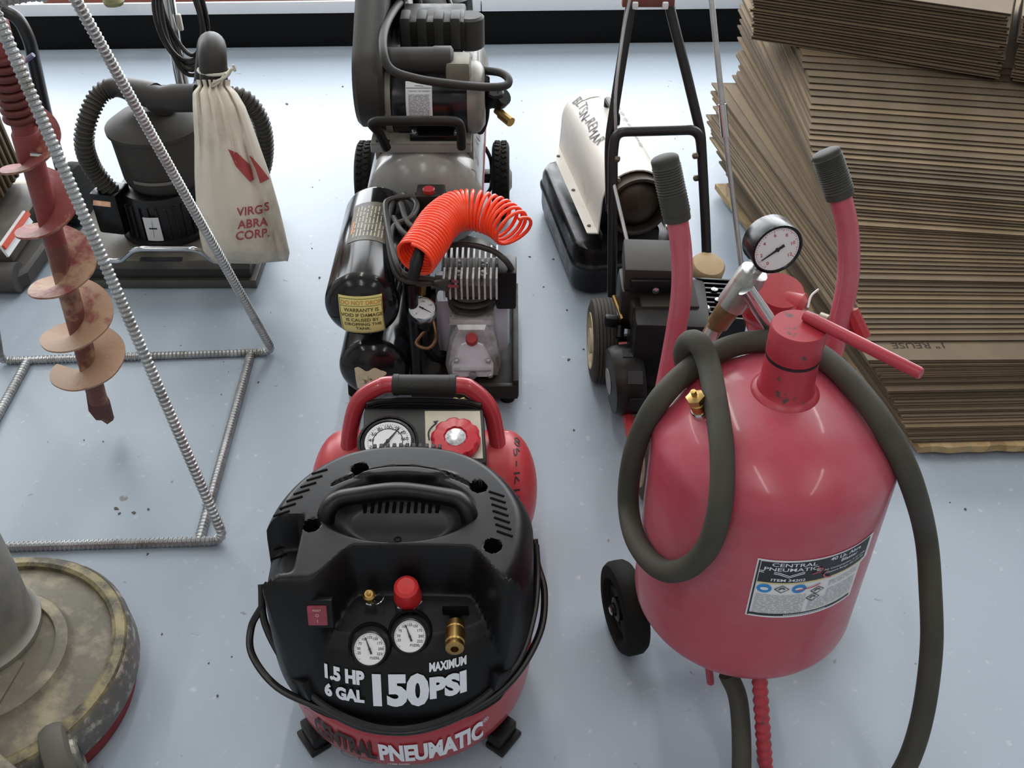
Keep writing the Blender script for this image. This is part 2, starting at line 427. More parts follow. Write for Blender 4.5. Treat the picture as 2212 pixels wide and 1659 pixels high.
# controls
fn = V((0, -.42, .9)).normalized()
nums = [('25', 200), ('50', 178), ('75', 152), ('100', 122), ('125', 92), ('150', 62), ('175', 30), ('200', 0), ('225', -26), ('250', -52)]
gnormal = V((0, -.62, .78))
for gx_, gy_, ro in ((-.032, -.142, -.06), (.022, -.13, -.04)):
    c = on(gx_, gy_, .004)
    m = Mb(); m.lathe([(.0265, -.03), (.0265, .0), (.0285, .002), (.03, -.002), (.031, -.02)], c + V((0, .004, .004)), gnormal, 32, caps=(False, False)); part('gauge_well', m, BLACKP, pc)
    g_ = gauge(pc, c, gnormal, .0235, nums=nums, needle=112)
    k = txt('PSI', .0045, plane(c + gnormal.normalized()*.0013, (1, 0, 0), gnormal.cross(V((1, 0, 0))))) 
    k2 = Mb().add([p + gnormal.normalized().cross(V((1, 0, 0)))*-.0 + V((.003, 0, 0)) + (V((1, 0, 0)).cross(gnormal)).normalized()*.012 for p in k.v], k.f)
    part('dial_lettering', k2, INK, g_, 'PSI', smooth=0)
c = on(.017, -.078, 0)
m = Mb(); m.lathe([(.021, -.004), (.021, .006), (.019, .008), (.019, .01)], c, (0, -.25, 1), 6); part('lock_nut', m, CHROME, pc, smooth=0)
m = Mb(); m.lathe([(.0195, .008), (.0195, .012), (.0175, .034), (.0165, .041), (.012, .0445), (0, .045)], c, (0, -.25, 1), 60, fx=lambda t, h: 1 - .035*(int(t*60) % 2)*(h < .036)); part('regulator_knob', m, mat('red_knob', '#c22a2e', .35), pc, 'ribbed red regulator knob')
c = on(-.035, -.082, 0)
m = Mb(); m.lathe([(.0085, -.004), (.0085, .006), (.007, .008)], c, (.0, -.2, 1), 6); vv = part('relief_valve', m, CHROME, pc, smooth=0)
m = Mb(); m.lathe([(.0065, .006), (.0065, .012), (.0045, .015), (.0045, .018), (.0085, .019), (.009, .023), (.006, .0255), (.003, .0255), (.003, .028), (0, .0285)], c, (0, -.2, 1), 18); part('valve_cap', m, BRASS, vv)
ring_ = Mb().tube([c + V((math.cos(t*PI/8)*.0085 + .011, math.sin(t*PI/8)*.0085 - .004, .012 + .004*math.cos(t*PI/8))) for t in range(16)], .0008, 6, closed=True); part('pull_ring', ring_, CHROME, vv)
# quick coupler
c = on(.083, -.112, .004); ax = V((.02, -.86, .12))
m = Mb(); m.lathe([(.0105, -.012), (.0105, .012), (.0115, .013), (.0115, .018)], c - ax*.012, ax, 8); part('outlet_fitting', m, CHROME, pc, smooth=0)
m = Mb(); m.lathe([(.0125, .012), (.0125, .022), (.011, .024), (.0135, .026), (.0135, .046), (.012, .048), (.0125, .05), (.0125, .056), (.009, .058), (.0055, .058), (.0055, .045)], c - ax*.012, ax, 24, caps=(True, True)); part('quick_coupler', m, BRASS, pc, 'brass quick coupler')
m = Mb().box(on(.083, -.098, .006), (.036, .006, .03), Matrix.Rotation(.3, 3, 'X'), .002); part('coupler_recess_shade', m, SLOT, pc)  # near-black box, painted shade in place of a hollow behind the coupler
# switch
c = on(-.098, -.122, .002); rot = Matrix.Rotation(math.atan2(on(-.098, -.108).z - on(-.098, -.136).z, .028), 3, 'X')
sw = part('switch_frame', Mb().box(c, (.04, .044, .01), rot, .0015), BLACKP, pc)
part('rocker', Mb().box(c + rot @ V((0, -.001, .0055)), (.026, .03, .005), rot, .0015), mat('red_rocker', '#8e3b49', .3, var=.2, vs=90), sw, 'red translucent rocker')
k = Mb(); pl = plane(c + rot @ V((0, 0, .0084)), rot @ V((1, 0, 0)), rot @ V((0, 1, 0)))
for t, yy in (('I', -.009), ('O', .0), ('RESET', .008)): txt(t, .0062 if len(t) < 3 else .0042, lambda x, y, yy=yy: pl(x, y + yy), .01, mb=k)
part('switch_marks', k, mat('pale_print', '#d7b7bd', .5), sw, smooth=0)
# lettering on the shroud front
def wrap(x0, z0):
    """letters on the shroud's front face, y measured up the slope"""
    def f(x, y):
        X = x + x0; z = z0 + y*.8; lo, hi = 0., .06
        for _ in range(24):
            md = (lo + hi)/2
            if curve1(FRONT, md) < z: lo = md
            else: hi = md
        yv = outline_y(X) + lo
        return V((PX + X, PY + yv - .0018, shroud_z(X, yv) + .0018))
    return f
DEC = mat('white_decal', '#dfe3ee', .5)
k = Mb()
txt('1.5 HP', .031, wrap(-.07, .246), .055, mb=k, fit=.056); txt('6 GAL', .031, wrap(-.07, .219), .055, mb=k, fit=.056)
txt('150', .074, wrap(.004, .228), .06, mb=k, fit=.077); txt('PSI', .05, wrap(.073, .23), .06, mb=k, fit=.05); txt('MAXIMUM', .0175, wrap(.073, .26), .045, mb=k, fit=.05)
part('shroud_lettering', k, DEC, pc, '1.5 HP 6 GAL 150 MAXIMUM PSI in white', smooth=0)
def ontank(a0, z0, rr=R0 + .0022):
    def f(x, y):
        a = -PI/2 + a0 + x/R0; z = z0 + y
        r = rr if z > .09 else rr - (.09 - z)*.13
        return V((PX + r*math.cos(a), PY + r*math.sin(a), z))
    return f
k = txt('CENTRAL', .056, ontank(-.455, .103), .05, fit=.105); part('tank_lettering', k, mat('black_decal', '#2a1a1c', .5), pc, 'bold black maker lettering', smooth=0)
k = txt('PNEUMATIC', .056, ontank(.25, .103), .05, fit=.155); txt('®', .014, ontank(.69, .122), 0, 1, mb=k); part('tank_lettering', k, DEC, pc, 'bold white maker lettering', smooth=0)
k = txt('ITEM 97080', .0065, ontank(-.02, .073), .01, 1); part('tank_lettering', k, DEC, pc, 'ITEM number in white', smooth=0)
k = Mb(); f = ontank(-.72, .1)
for cx_, cy_ in ((-.012, .02), (.008, -.018), (.03, .0), (.055, -.03), (.085, -.028)):
    stroke([(cx_ + .013*math.cos(t*.7), cy_ + .010*math.sin(t*.7 + .4)) for t in range(9)], f, .0012, k)
part('marker_scribble', k, mat('marker_on_red', '#5e1620', .5), pc, 'dark marker loops', smooth=0)
# cord wrapped round the shroud
CORD = mat('black_cord', '#0f0f11', .35, var=.15, vs=30)
cy1 = [(565, 1262, .27), (572, 1345, .235), (620, 1435, .212), (700, 1500, .196), (790, 1532, .184), (868, 1548, .178), (960, 1540, .184), (1050, 1500, .196), (1120, 1425, .218), (1152, 1330, .25), (1150, 1245, .28), (1135, 1180, .3)]
cy2 = [(566, 1310, .25), (543, 1355, .225), (545, 1415, .205), (600, 1485, .19), (700, 1532, .18), (800, 1552, .172), (900, 1554, .17), (1010, 1532, .178), (1105, 1470, .195), (1165, 1370, .22), (1176, 1280, .25), (1160, 1215, .275), (1132, 1168, .3)]
for pts in (cy1, cy2):
    P = []
    for px, py, z in pts:
        p = q(px, py, z=z); d = V((p.x - PX, p.y - PY)); r = d.length
        if r < .197: d = d*(.197/r); p = V((PX + d.x, PY + d.y, z))
        P.append(p)
    part('power_cord', Mb().tube(spl(P, 7), .0054, 10), CORD, pc, 'black power cord wrapped round the shroud')
k = Mb(); p = q(1132, 1180, z=.302); d = q(1142, 1215, z=.285) - p
part('cord_tag', Mb().cyl(p, p + d, .0062, n=12), mat('orange_tag', '#e28a3a', .5), pc, 'white and orange warning tag')
part('cord_tag', Mb().cyl(p - d*.7, p, .0063, n=12), PAPER, pc)
for px, py, z, an in ((683, 1462, .205, .8), (1052, 1440, .21, -.7)):
    p = q(px, py, z=z); d = V((p.x - PX, p.y - PY, 0)).normalized(); p = V((PX, PY, z)) + d*.196
    part('cord_hook', Mb().box(p, (.03, .018, .03), Matrix.Rotation(math.atan2(d.y, d.x) + PI/2, 3, 'Z') @ Matrix.Rotation(-an*.5, 3, 'Y'), .003), BLACKP, pc)
for a in (-2.5, -.64, .86, 2.28):
    d = V((math.cos(a), math.sin(a), 0)); p = V((PX, PY, 0)) + d*.18
    rot = Matrix.Rotation(a + PI/2, 3, 'Z')
    m = Mb().box(p + V((0, 0, .022)), (.044, .026, .034), rot, .005); m.box(p + V((0, 0, .006)) + d*.003, (.05, .034, .012), rot, .003)
    part('rubber_foot', m, BLACKP, pc, 'black foot bracket')
# ---------------------------------------------------------------- red pressure pot blaster
BX, BY, BR = .352, 1.01, .163
bl = thing('abrasive_blaster', 'red pressure pot abrasive blaster with grey hose, two grips and a warning label', 'abrasive blaster', (BX, BY, 0))
ZB, ZT, HB, HT = .135, .595, .067, .088
prof = [(BR*math.sin(PI/2*i/12), ZB + HB - HB*math.cos(PI/2*i/12)) for i in range(13)] + [(BR, ZB + HB + (ZT - HT - ZB - HB)*i/8) for i in range(1, 8)] + [(BR*math.cos(PI/2*i/14), ZT - HT + HT*math.sin(PI/2*i/14)) for i in range(15)]
part('tank', Mb().lathe(prof, (BX, BY, 0), n=80), DUSTRED, bl, smooth=60)
CHIP = mat('chipped_red_enamel', '#a8323f', .38, var=.06, vs=9, dirt=('#4a3f3e', .24, 45, .03))
part('filler_neck', Mb().lathe([(.044, -.02), (.044, .003), (.041, .007), (.037, .009), (.0345, .014), (.0335, .062)], (BX, BY, ZT - .006), n=40), CHIP, bl)
part('seal_ring', Mb().lathe([(.034, 0), (.0343, .004)], (BX, BY, ZT + .054), n=40), INK, bl)
ca = part('filler_cap', Mb().lathe([(.0335, 0), (.0345, .002), (.0345, .04), (.033, .043), (0, .0435)], (BX, BY, ZT + .058), n=40), CHIP, bl)
zc = ZT + .1015
p0, p1 = V((BX + .008, BY + .012, zc + .006)), q(1990, 808, z=zc + .012)
part('cap_lever', Mb().tube([p0, p0.lerp(p1, .1), p0.lerp(p1, .5), p1 - (p1 - p0)*.02, p1], [.0065, .0078, .0078, .0075, .006], 12), CHIP, ca, 'long red T-bar lever')
# handles
GRIP = mat('rubber_grip', '#363531', .7, var=.1, vs=20)
hl = [q(1432, 860, y=1.165), q(1452, 760, y=1.18), q(1470, 650, y=1.19), q(1473, 560, y=1.20), q(1463, 475, y=1.212), q(1448, 400, y=1.225), q(1434, 335, y=1.235)]
hr = [q(1790, 800, y=1.13), q(1812, 700, y=1.155), q(1832, 600, y=1.175), q(1831, 500, y=1.19), q(1815, 425, y=1.2), q(1796, 365, y=1.212), q(1782, 325, y=1.22)]
for h in (hl, hr):
    P = spl(h, 8); k = len(P)
    part('handle', Mb().tube(P[:k - 14], .0148, 16), DUSTRED, bl)
    G = P[k - 17:]; n_ = 46; T = []
    for j in range(n_ + 1):
        t = j/n_*(len(G) - 1); i = min(int(t), len(G) - 2); T.append(G[i].lerp(G[i + 1], t - i))
    rr = [.0188 + (.0012 if (j % 2 and 4 < j < n_ - 8) else 0) for j in range(n_ + 1)]; rr[-1] = .009; rr[-2] = .0155; rr[-3] = .018
    part('grip', Mb().tube(T, rr, 16), GRIP, bl, 'ribbed dark grey rubber grip', smooth=60)
# axle, wheels, leg
ang = math.radians(14); ax = V((math.cos(ang), math.sin(ang), 0)); wc = V((.186, 1.062, .078))
wc2 = wc + ax*.36
part('axle', Mb().cyl(wc - ax*.01, wc2 + ax*.01, .0085, n=12), STEEL, bl)
for w_, sg in ((wc, -1), (wc2, 1)):
    m = Mb(); a = ax*sg
    m.lathe([(.05, -.02), (.062, -.0215), (.073, -.018), (.078, -.011), (.0785, 0), (.078, .011), (.073, .018), (.062, .0215), (.054, .02), (.051, .014), (.051, -.014)], w_, a, 44, caps=(False, False))
    wh = part('wheel', m, RUBBER, bl, 'black rubber wheel')
    m = Mb(); m.lathe([(.052, -.012), (.052, .010), (.044, .010), (.042, .002), (.02, .002), (.02, .016), (.012, .018), (.012, -.012)], w_, a, 36, caps=(False, False))
    for j in range(5):
        r_ = Matrix.Rotation(2*PI*j/5, 3, a); up = a.orthogonal().normalized()
        m.tube([w_ + a*.006 + r_ @ up*.018, w_ + a*.006 + r_ @ up*.047], .0055, 8)
    part('hub', m, BLACKP, wh); part('axle_nut', Mb().lathe([(.009, .012), (.009, .024), (.006, .026), (0, .026)], w_, a, 6), CHROME, wh, smooth=0)
for s in (-1, 1):
    b = (wc + wc2)/2 + ax*s*.13
    part('axle_bracket', Mb().box(b + V((0, .0, .05)), (.006, .05, .14), Matrix.Rotation(ang, 3, 'Z'), .002), RED, bl)
lg = [q(1640, 1445, y=.885), q(1643, 1500, y=.866), q(1652, 1640, y=.828), q(1654, 1662, y=.822)]
m = Mb(); rebar(m, spl(lg, 10), .0105, .016, 12); part('front_leg', m, CHIP, bl, 'red painted ribbed rod leg')
part('leg_tab', Mb().tube([q(1531, 1440, y=.93), q(1535, 1474, y=.93)], .006, 8), CHIP, bl)
# hose: from the bottom outlet, over the shoulder and a hanging loop
H = [(1925, 1710, .03, 0), (1968, 1630, .08, 0), (1996, 1530, .15, 0), (2012, 1400, .24, 0), (2010, 1280, .31, 0), (2000, 1160, .37, 0), (1968, 1040, .44, 0), (1915, 930, .505, 0), (1850, 840, .56, 0), (1775, 770, .60, 0), (1690, 738, .625, 0), (1590, 745, .61, 0), (1500, 790, .585, 0), (1420, 870, .53, 0), (1372, 970, .475, 0), (1357, 1080, .41, 0), (1375, 1170, .36, 0), (1425, 1228, .345, 0), (1480, 1228, .355, 0), (1530, 1180, .385, 0), (1556, 1090, .43, 0), (1560, 980, .485, 0), (1548, 880, .555, 0), (1531, 790, .605, 0), (1512, 745, .62, 0), (1490, 738, .612, 0), (1478, 762, .585, 0), (1484, 800, .55, 0)]
def tank_gap(p):
    """signed distance of a point from the tank wall"""
    r = math.hypot(p.x - BX, p.y - BY); best = 9; ins = False
    for (r1, z1), (r2, z2) in zip(prof, prof[1:]):
        dx, dz = r2 - r1, z2 - z1; t = max(0, min(1, ((r - r1)*dx + (p.z - z1)*dz)/max(1e-12, dx*dx + dz*dz)))
        d = math.hypot(r - r1 - dx*t, p.z - z1 - dz*t); best = min(best, d)
        if z1 <= p.z < z2 and r < r1 + dx*(p.z - z1)/max(1e-9, dz): ins = True
    return -best if ins else best
def on_tank(px, py, gap):
    """where the ray through a pixel meets the tank's wall, a hose radius off it, or comes closest to it"""
    e = V((0, 0, CAM_H)); d = (q(px, py, z=0) - e).normalized(); t = .7; bt, bd = t, 9
    while t < 2.:
        g_ = tank_gap(e + d*t)
        if g_ < gap: return e + d*t
        if g_ < bd: bt, bd = t, g_
        t += .002
    return e + d*bt
# small bleed fitting
p = on_tank(1514, 890, .002); d = (p - V((BX, BY, .42))).normalized(); d = (d + V((-.1, -.0, .9))).normalized()
m = Mb(); m.lathe([(.0125, -.008), (.0125, .004), (.0115, .006)], p, d, 20); bv = part('bleed_valve', m, CHROME, bl)
m = Mb(); m.lathe([(.0105, .004), (.0105, .018), (.0085, .02), (.0085, .024)], p, d, 16); m.lathe([(.0125, .022), (.0125, .03), (.006, .033), (.004, .033), (.004, .04), (0, .0405)], p, d, 6); part('valve_body', m, BRASS, bv, 'brass valve body', smooth=30)
P = [q(a, b, z=z) if i < 6 or i > 22 else on_tank(a, b, .017) for i, (a, b, z, _) in enumerate(H)]
part('blast_hose', Mb().tube(spl(P, 8), .0155, 14), HOSE, bl, 'thick grey rubber blast hose')
P = [q(1572, 1455, z=.12), q(1592, 1500, z=.09), q(1600, 1560, z=.055), q(1602, 1640, z=.025), q(1600, 1720, z=.018)]
part('blast_hose', Mb().tube(spl(P, 8), .0145, 14), HOSE, bl, 'grey hose coming from under the tank')
# plumbing behind the tank
SIL = mat('silver_paint', '#b9b9b4', .35, .8, var=.12, vs=20, dirt=('#7d745f', .2, 25, .1))
a, b = q(1550, 700, z=.572), q(1630, 586, z=.667)
d = (b - a).normalized()
m = Mb(); m.lathe([(.012, -.022), (.012, 0), (.016, .001), (.016, .02), (.0165, .021), (.0165, .036), (.019, .038), (.019, .042)], a, d, 24); part('moisture_trap_base', m, mat('aged_brass', '#7d6a48', .45, .6, var=.2, vs=30), bl, 'aged brass fitting')
m = Mb(); L = (b - a).length; m.lathe([(.0205, .038), (.021, .043), (.021, L - .01), (.0195, L), (.012, L + .001)], a, d, 28); part('moisture_trap', m, SIL, bl, 'silver cylindrical moisture trap')
gc = q(1678, 538, z=.715); gn = V((.24, -.95, .05)).normalized()
st = b + d*.0
part('gauge_stem', Mb().tube([st - d*.004, st.lerp(gc, .5), gc - gn*.012], .0085, 12), CHROME, bl)
g_ = gauge(bl, gc, gn, .035, .032, BLACK, [('0', 225), ('2', 180), ('4', 135), ('6', 90), ('8', 45), ('10', 0), ('12', -45)], 196, name='pressure_gauge', red=True, up=(-.3, 0, 1))
a, b = q(1612, 625, z=.655), q(1672, 712, z=.60)
part('air_pipe', Mb().tube([a, b + (b - a)*.3], .0115, 18), CHROME, bl, 'bright galvanised air pipe')
part('pipe_nipple', Mb().tube([q(1540, 712, z=.565), q(1529, 735, z=.55), q(1510, 770, z=.52)], .0095, 12), STEEL, bl)
a, b = q(1655, 645, z=.60), q(1732, 690, z=.575)
m = Mb(); e = V((.82, -.5, -.05)).normalized()
vc = q(1690, 672, z=.575)
m.lathe([(.028, -.05), (.033, -.045), (.036, -.03), (.036, .022), (.028, .03)], vc, e, 28)
m.lathe([(.034, -.045), (.036, -.04), (.036, .03), (.033, .037), (0, .038)], vc + V((-.008, .01, .0)), V((0, -.25, 1)), 28)
part('ball_valve', m, RED, bl, 'red painted ball valve')
m = Mb(); s = vc + e*.03; m.lathe([(.014, 0), (.014, .012)], s, e, 6); part('hex_nut', m, CHROME, bl, smooth=0)
m = Mb(); m.lathe([(.013, .012), (.013, .02), (.018, .022), (.018, .034), (.014, .036), (.014, .07)], s, e, 20); part('pipe_elbow', m, mat('grey_brass', '#7d7463', .4, .8, var=.15, vs=30), bl)
part('cable_tie', Mb().tube(spl([q(1745, 665, z=.60), q(1752, 640, z=.61), q(1768, 625, z=.615)], 5), .0016, 6), PAPER, bl, 'white cable tie end')
a, b = q(1838, 672, y=1.16), q(1865, 730, y=1.14)
part('lug', Mb().tube([a, b], .011, 8), RED, bl)
# warning label wrapped on the tank
def lab(u, v, off=.0012):
    """u along the tank in metres from the label centre, v up"""
    u *= 1.32; v *= 1.16; a = -PI/2 + .22 + u/BR; return V((BX + (BR + off)*math.cos(a), BY + (BR + off)*math.sin(a), .392 + v))
LW, LH = .118, .098
m = Mb(); edge = [(-LW/2, -LH/2), (LW/2 - .004, -LH/2 + .004), (LW/2 + .0005, -.004), (LW/2 + .006, .02), (LW/2 + .005, .032), (LW/2 + .012, LH/2 - .004), (LW/2 - .004, LH/2 + .004), (.03, LH/2 + .001), (.027, LH/2 - .004), (.024, LH/2 + .001), (-LW/2 + .002, LH/2)]
n_ = 40
m.grid(lambda s, t: lab(lerp(-LW/2, LW/2 + (.01 if t > .6 else .001), s), lerp(-LH/2, LH/2, t) + .004*s*(t - .3), .0008), n_, 24)
lb = part('warning_label', m, PAPER, bl, 'torn black and white warning label')
def lp(off): return lambda x, y: lab(x, y, off)
k = Mb(); k.grid(lambda s, t: lab(lerp(-LW/2 + .004, LW/2 + .004, s), lerp(.012, LH/2 - .003, t) + .004*s, .0013), n_, 6)
k.grid(lambda s, t: lab(lerp(-LW/2 + .003, LW/2 - .003, s), lerp(-LH/2 + .003, -LH/2 + .007, t), .0013), n_, 3)
k.grid(lambda s, t: lab(lerp(-LW/2 + .0015, -LW/2 + .0032, s), lerp(-LH/2 + .002, LH/2 - .002, t), .0013), 3, 12)
part('label_band', k, LABELBLACK, lb, 'black header band')
k = Mb(); k.grid(lambda s, t: lab(lerp(-LW/2 + .004, LW/2, s), lerp(.0095, .012, t) + .003*s, .0013), n_, 3); part('label_stripe', k, mat('label_cream', '#d8c493', .5), lb)
k = Mb(); fp = lp(.0017)
def at2(x0, y0): return lambda x, y: fp(x + x0, y + y0)
txt('CENTRAL', .0078, at2(-.023, .0425), .012, 1.3, mb=k); txt('PNEUMATIC', .0078, at2(-.025, .035), .012, 1.25, mb=k)
for y in (.0285, .026): stroke([(-.056, y + .003), (-.036, y + .001), (-.026, y - .004), (-.016, y + .001), (.005, y + .004)], at2(0, 0), .0012, k, 1)
txt('ITEM 34202', .006, at2(-.026, .0172), .02, 1.15, mb=k)
txt('40 Lb. Abra', .0078, at2(.031, .0445), .02, 1., mb=k); txt('Blaster', .0075, at2(.036, .037), .02, 1., mb=k)
txt('Air Consumption: 6-25 CFM', .0042, at2(.034, .0285), .01, 1.05, mb=k); txt('Pressure Range: 60-125 PSI', .0042, at2(.034, .023), .01, 1.05, mb=k)
part('label_lettering', k, DEC, lb, 'white maker and item lettering', smooth=0)
BLUE = mat('sign_blue', '#2f86cc', .5)
k = Mb()
for x in (-.047, -.013):
    k = Mb(); k.ring([[fp(x + .0072*math.cos(2*PI*j/24)*s, .002 + .0072*math.sin(2*PI*j/24)*s) for j in range(24)] for s in (1, .02)], caps=(False, True))
    part('label_pictogram', k, BLUE, lb, 'round blue pictogram', smooth=0)
k = Mb(); fp2 = lp(.0021)
for x in (-.047, -.013):
    k = Mb(); k.ring([[fp2(x + .004*math.cos(2*PI*j/16)*s, .002 + .0026*math.sin(2*PI*j/16)*s) for j in range(16)] for s in (1, .02)], caps=(False, True))
    part('label_pictogram', k, PAPER, lb, smooth=0)
k = Mb()
for x, y in ((-.03, .002), (.007, -.005), (.004, -.0165)):
    stroke([(x - .007, y), (x, y + .0062), (x + .007, y), (x, y - .0062), (x - .007, y)], fp, .0013, k, 1)
    stroke([(x - .003, y - .001), (x, y + .002), (x + .003, y)], fp, .0022, k)
for j in range(17):
    y = -.0085 - j*.00205
    x = -.054
    while x < -.004:
        l = random.uniform(.003, .011); l = min(l, -.004 - x); stroke([(x, y), (x + l, y)], fp, .00045, k); x += l + random.uniform(.001, .002)
for j in range(22):
    y = .005 - j*.0021
    x = .018 if j < 12 else .0
    if 4 < j < 7: continue
    while x < .055:
        l = random.uniform(.003, .011); l = min(l, .055 - x); stroke([(x, y + .004*(x/.06)), (x + l, y + .004*((x + l)/.06))], fp, .00045, k); x += l + random.uniform(.001, .002)
part('label_small_print', k, mat('print_grey', '#4c4c52', .5), lb, smooth=0)
k = Mb()
for j in range(24): stroke([(-.022 + j*.0019, -LH/2 + .005), (-.0208 + j*.0019, -LH/2 + .005)], lp(.0017), .0016, k)
part('label_footer_print', k, DEC, lb, smooth=0)
k = Mb()
for pts in ([(.0, .036), (.006, .032), (.002, .027)], [(.013, .027), (.009, .022), (.011, .017), (.018, .014)], [(-.004, .026), (.004, .028)], [(-.016, .0), (.0, .003), (.008, .007)]): stroke(pts, lp(.0024), .0018, k)
part('label_scrape', k, DUSTRED, lb, 'scrapes through the label', smooth=0)
# ---------------------------------------------------------------- red hand-carry compressor with roll bar
TX, TY, TZ, TR, TL = -.155, 1.285, .128, .105, .2
rc = thing('carry_compressor', 'red carry compressor with a tubular roll bar and black gauge panel', 'air compressor', (TX, TY, 0))
pr = [(TR*math.sin(PI/2*i/9), -TL + .055 - .055*math.cos(PI/2*i/9)) for i in range(10)] + [(TR, -TL + .1), (TR, TL - .1)] + [(TR*math.cos(PI/2*i/9), TL - .055 + .055*math.sin(PI/2*i/9)) for i in range(10)]
part('tank', Mb().lathe(pr, (TX, TY, TZ), (1, 0, 0), 56), mat('orange_red_enamel', '#b0343a', .36, var=.06, vs=5, rv=.08), rc, smooth=60)
for s in (-1, 1):
    part('foot', Mb().box((TX + s*.11, TY, .014), (.03, .16, .028), None, .005), RUBBER, rc)
yb_ = 1.318
bar = [q(752, 1010, y=1.27), q(757, 930, y=1.30), q(775, 868, y=1.318), q(815, 838, y=yb_ + .006), q(855, 830, y=yb_ + .008), q(985, 832, y=yb_ + .008), q(1020, 842, y=yb_ + .006), q(1057, 880, y=1.315), q(1072, 940, y=1.30), q(1083, 1025, y=1.265)]
part('roll_bar', Mb().tube(spl(bar, 8), .0145, 16), RED, rc, 'red tubular roll bar', smooth=60)
a, b = q(848, 831, y=yb_ + .008), q(986, 832, y=yb_ + .008)
gm = Mb().tube([a, a.lerp(b, .02), a.lerp(b, .1), a.lerp(b, .105), a.lerp(b, .895), a.lerp(b, .9), a.lerp(b, .98), b], [.016, .0185, .0185, .0175, .0175, .0185, .0185, .016], 18)
gr = part('grip', gm, mat('black_foam_grip', '#1d1c1b', .6, bump=.1, bs=500), rc, 'black rubber grip sleeve')
mid = a.lerp(b, .5); gn2 = V((0, -.72, .69)).normalized()
k = Mb(); f = plane(mid + gn2*.0183, (1, 0, 0), gn2.cross(V((1, 0, 0))))
for pts in ([(-.024, 0), (-.02, .004), (-.016, 0), (-.02, -.004), (-.024, 0)],): stroke(pts, f, .0012, k, 1)
for j in range(6): stroke([(-.009 + j*.006, .0035), (-.005 + j*.006, .0035)], f, .0012, k)
part('grip_lettering', k, mat('embossed_rubber', '#3a3936', .7), gr, 'worn embossed marks', smooth=0)
# panel
p00, p10, p01, p11 = q(783, 1000, y=1.195), q(1052, 1000, y=1.195), q(785, 880, y=1.30), q(1046, 880, y=1.30)
pu = (p10 - p00).normalized(); pv = (p01 - p00).normalized(); pn = pu.cross(pv).normalized(); pw = (p10 - p00).length; ph = (p01 - p00).length
pcn = p00 + pu*pw/2 + pv*(ph/2)
RP = Matrix((pu, pv, pn)).transposed()
pan = part('control_panel', Mb().box(pcn - pn*.03, (pw, ph, .06), RP, .008), mat('panel_black', '#1b1a1a', .45, var=.1, vs=40), rc, 'black control panel')
sp = pcn + pu*(pw*.24) + pn*.0003
part('panel_plate', Mb().box(sp, (pw*.46, ph*.86, .0016), RP, .0004, 1), mat('brushed_plate', '#b0aa9c', .48, .5, var=.06, vs=60), pan, 'silver face plate')
k = Mb(); f = plane(sp + pn*.0014, pu, pv)
stroke([(-.04, -.012), (-.041, .002), (-.036, .013), (-.027, .022)], f, .0028, k); k.add([f(-.029, .019), f(-.0235, .027), f(-.033, .0255)], [(0, 1, 2)])
part('arrow_print', k, INK, pan, 'black rotation arrow', smooth=0)
def gq(px, py): 
    """pixel to the plane of the panel"""
    e = V((0, 0, CAM_H)); d = q(px, py, z=0) - e; return e + d*((pcn - e).dot(pn)/d.dot(pn))
gcn = gq(838, 955)
part('gauge_well', Mb().lathe([(.05, .0005), (.05, .003), (.046, .004), (.0445, .001)], gcn, pn, 40, caps=(True, False)), BLACK, pan)
gauge(rc, gcn + pn*.001, pn, .0425, .004, BLACK, [('0', 225), ('20', 200), ('40', 172), ('60', 146), ('80', 118), ('100', 90), ('120', 62), ('140', 34), ('160', 6), ('180', -24), ('200', -48)], 52, up=pv, inner=True)
kc = gq(985, 955)
kn = part('regulator_knob', Mb().lathe([(.04, .001), (.041, .004), (.041, .012), (.036, .017), (.02, .018), (.018, .015), (.0, .015)], kc, pn, 72, fx=lambda t, h: 1 - (.07*max(0, math.cos(t*10*2*PI)) if h > .002 else 0)), mat('crimson_knob', '#b51f30', .25), rc, 'scalloped red regulator knob', smooth=40)
part('knob_badge', Mb().lathe([(.0165, .015), (.0165, .0165), (.015, .017), (0, .017)], kc, pn, 24), mat('foil_badge', '#c9c9cc', .25, .8, var=.5, vs=160), kn, 'worn silver badge')
# cord wound behind the panel
for j in range(4):
    P = [q(792, 874 + j*7, y=1.305), q(830, 866 + j*5, y=1.312), q(910, 864 + j*6, y=1.315), q(1000, 868 + j*5, y=1.312), q(1040, 876 + j*7, y=1.303)]
    part('wound_cord', Mb().tube(spl(P, 6), .0052, 8), CORD, rc)
for px, py in ((789, 862), (851, 866), (984, 864), (1000, 864), (1024, 865)):
    p = q(px, py, y=1.318); part('cord_clip', Mb().box(p, (.009, .006, .007), Matrix.Rotation(random.uniform(-.5, .5), 3, 'Y'), .002), mat('yellow_plastic', '#e8c53a', .4), rc, 'small yellow clip')
part('cord_tray', Mb().box(q(915, 868, y=1.315) - V((0, 0, .03)), (.2, .02, .05), None, .005), BLACKP, rc)
k = Mb(); f = lambda x, y: V((TX + TL - .049 + .052*math.sqrt(max(.02, 1 - ((y/TR)**2))) + .003 - .06*0, TY - TR*1.0*math.cos(.0)*0 + y*0 + x, TZ + y))
def dome(a_, t):
    """point on the right-hand dome: a_ angle round the axis, t 0 rim .. 1 pole"""
    r = TR*math.cos(PI/2*t); return V((TX + TL - .055 + .055*math.sin(PI/2*t) + .0012, TY + r*math.cos(a_), TZ + r*math.sin(a_)))
def dm(x, y): return dome(1.55 + x*15, .16 + y*9)
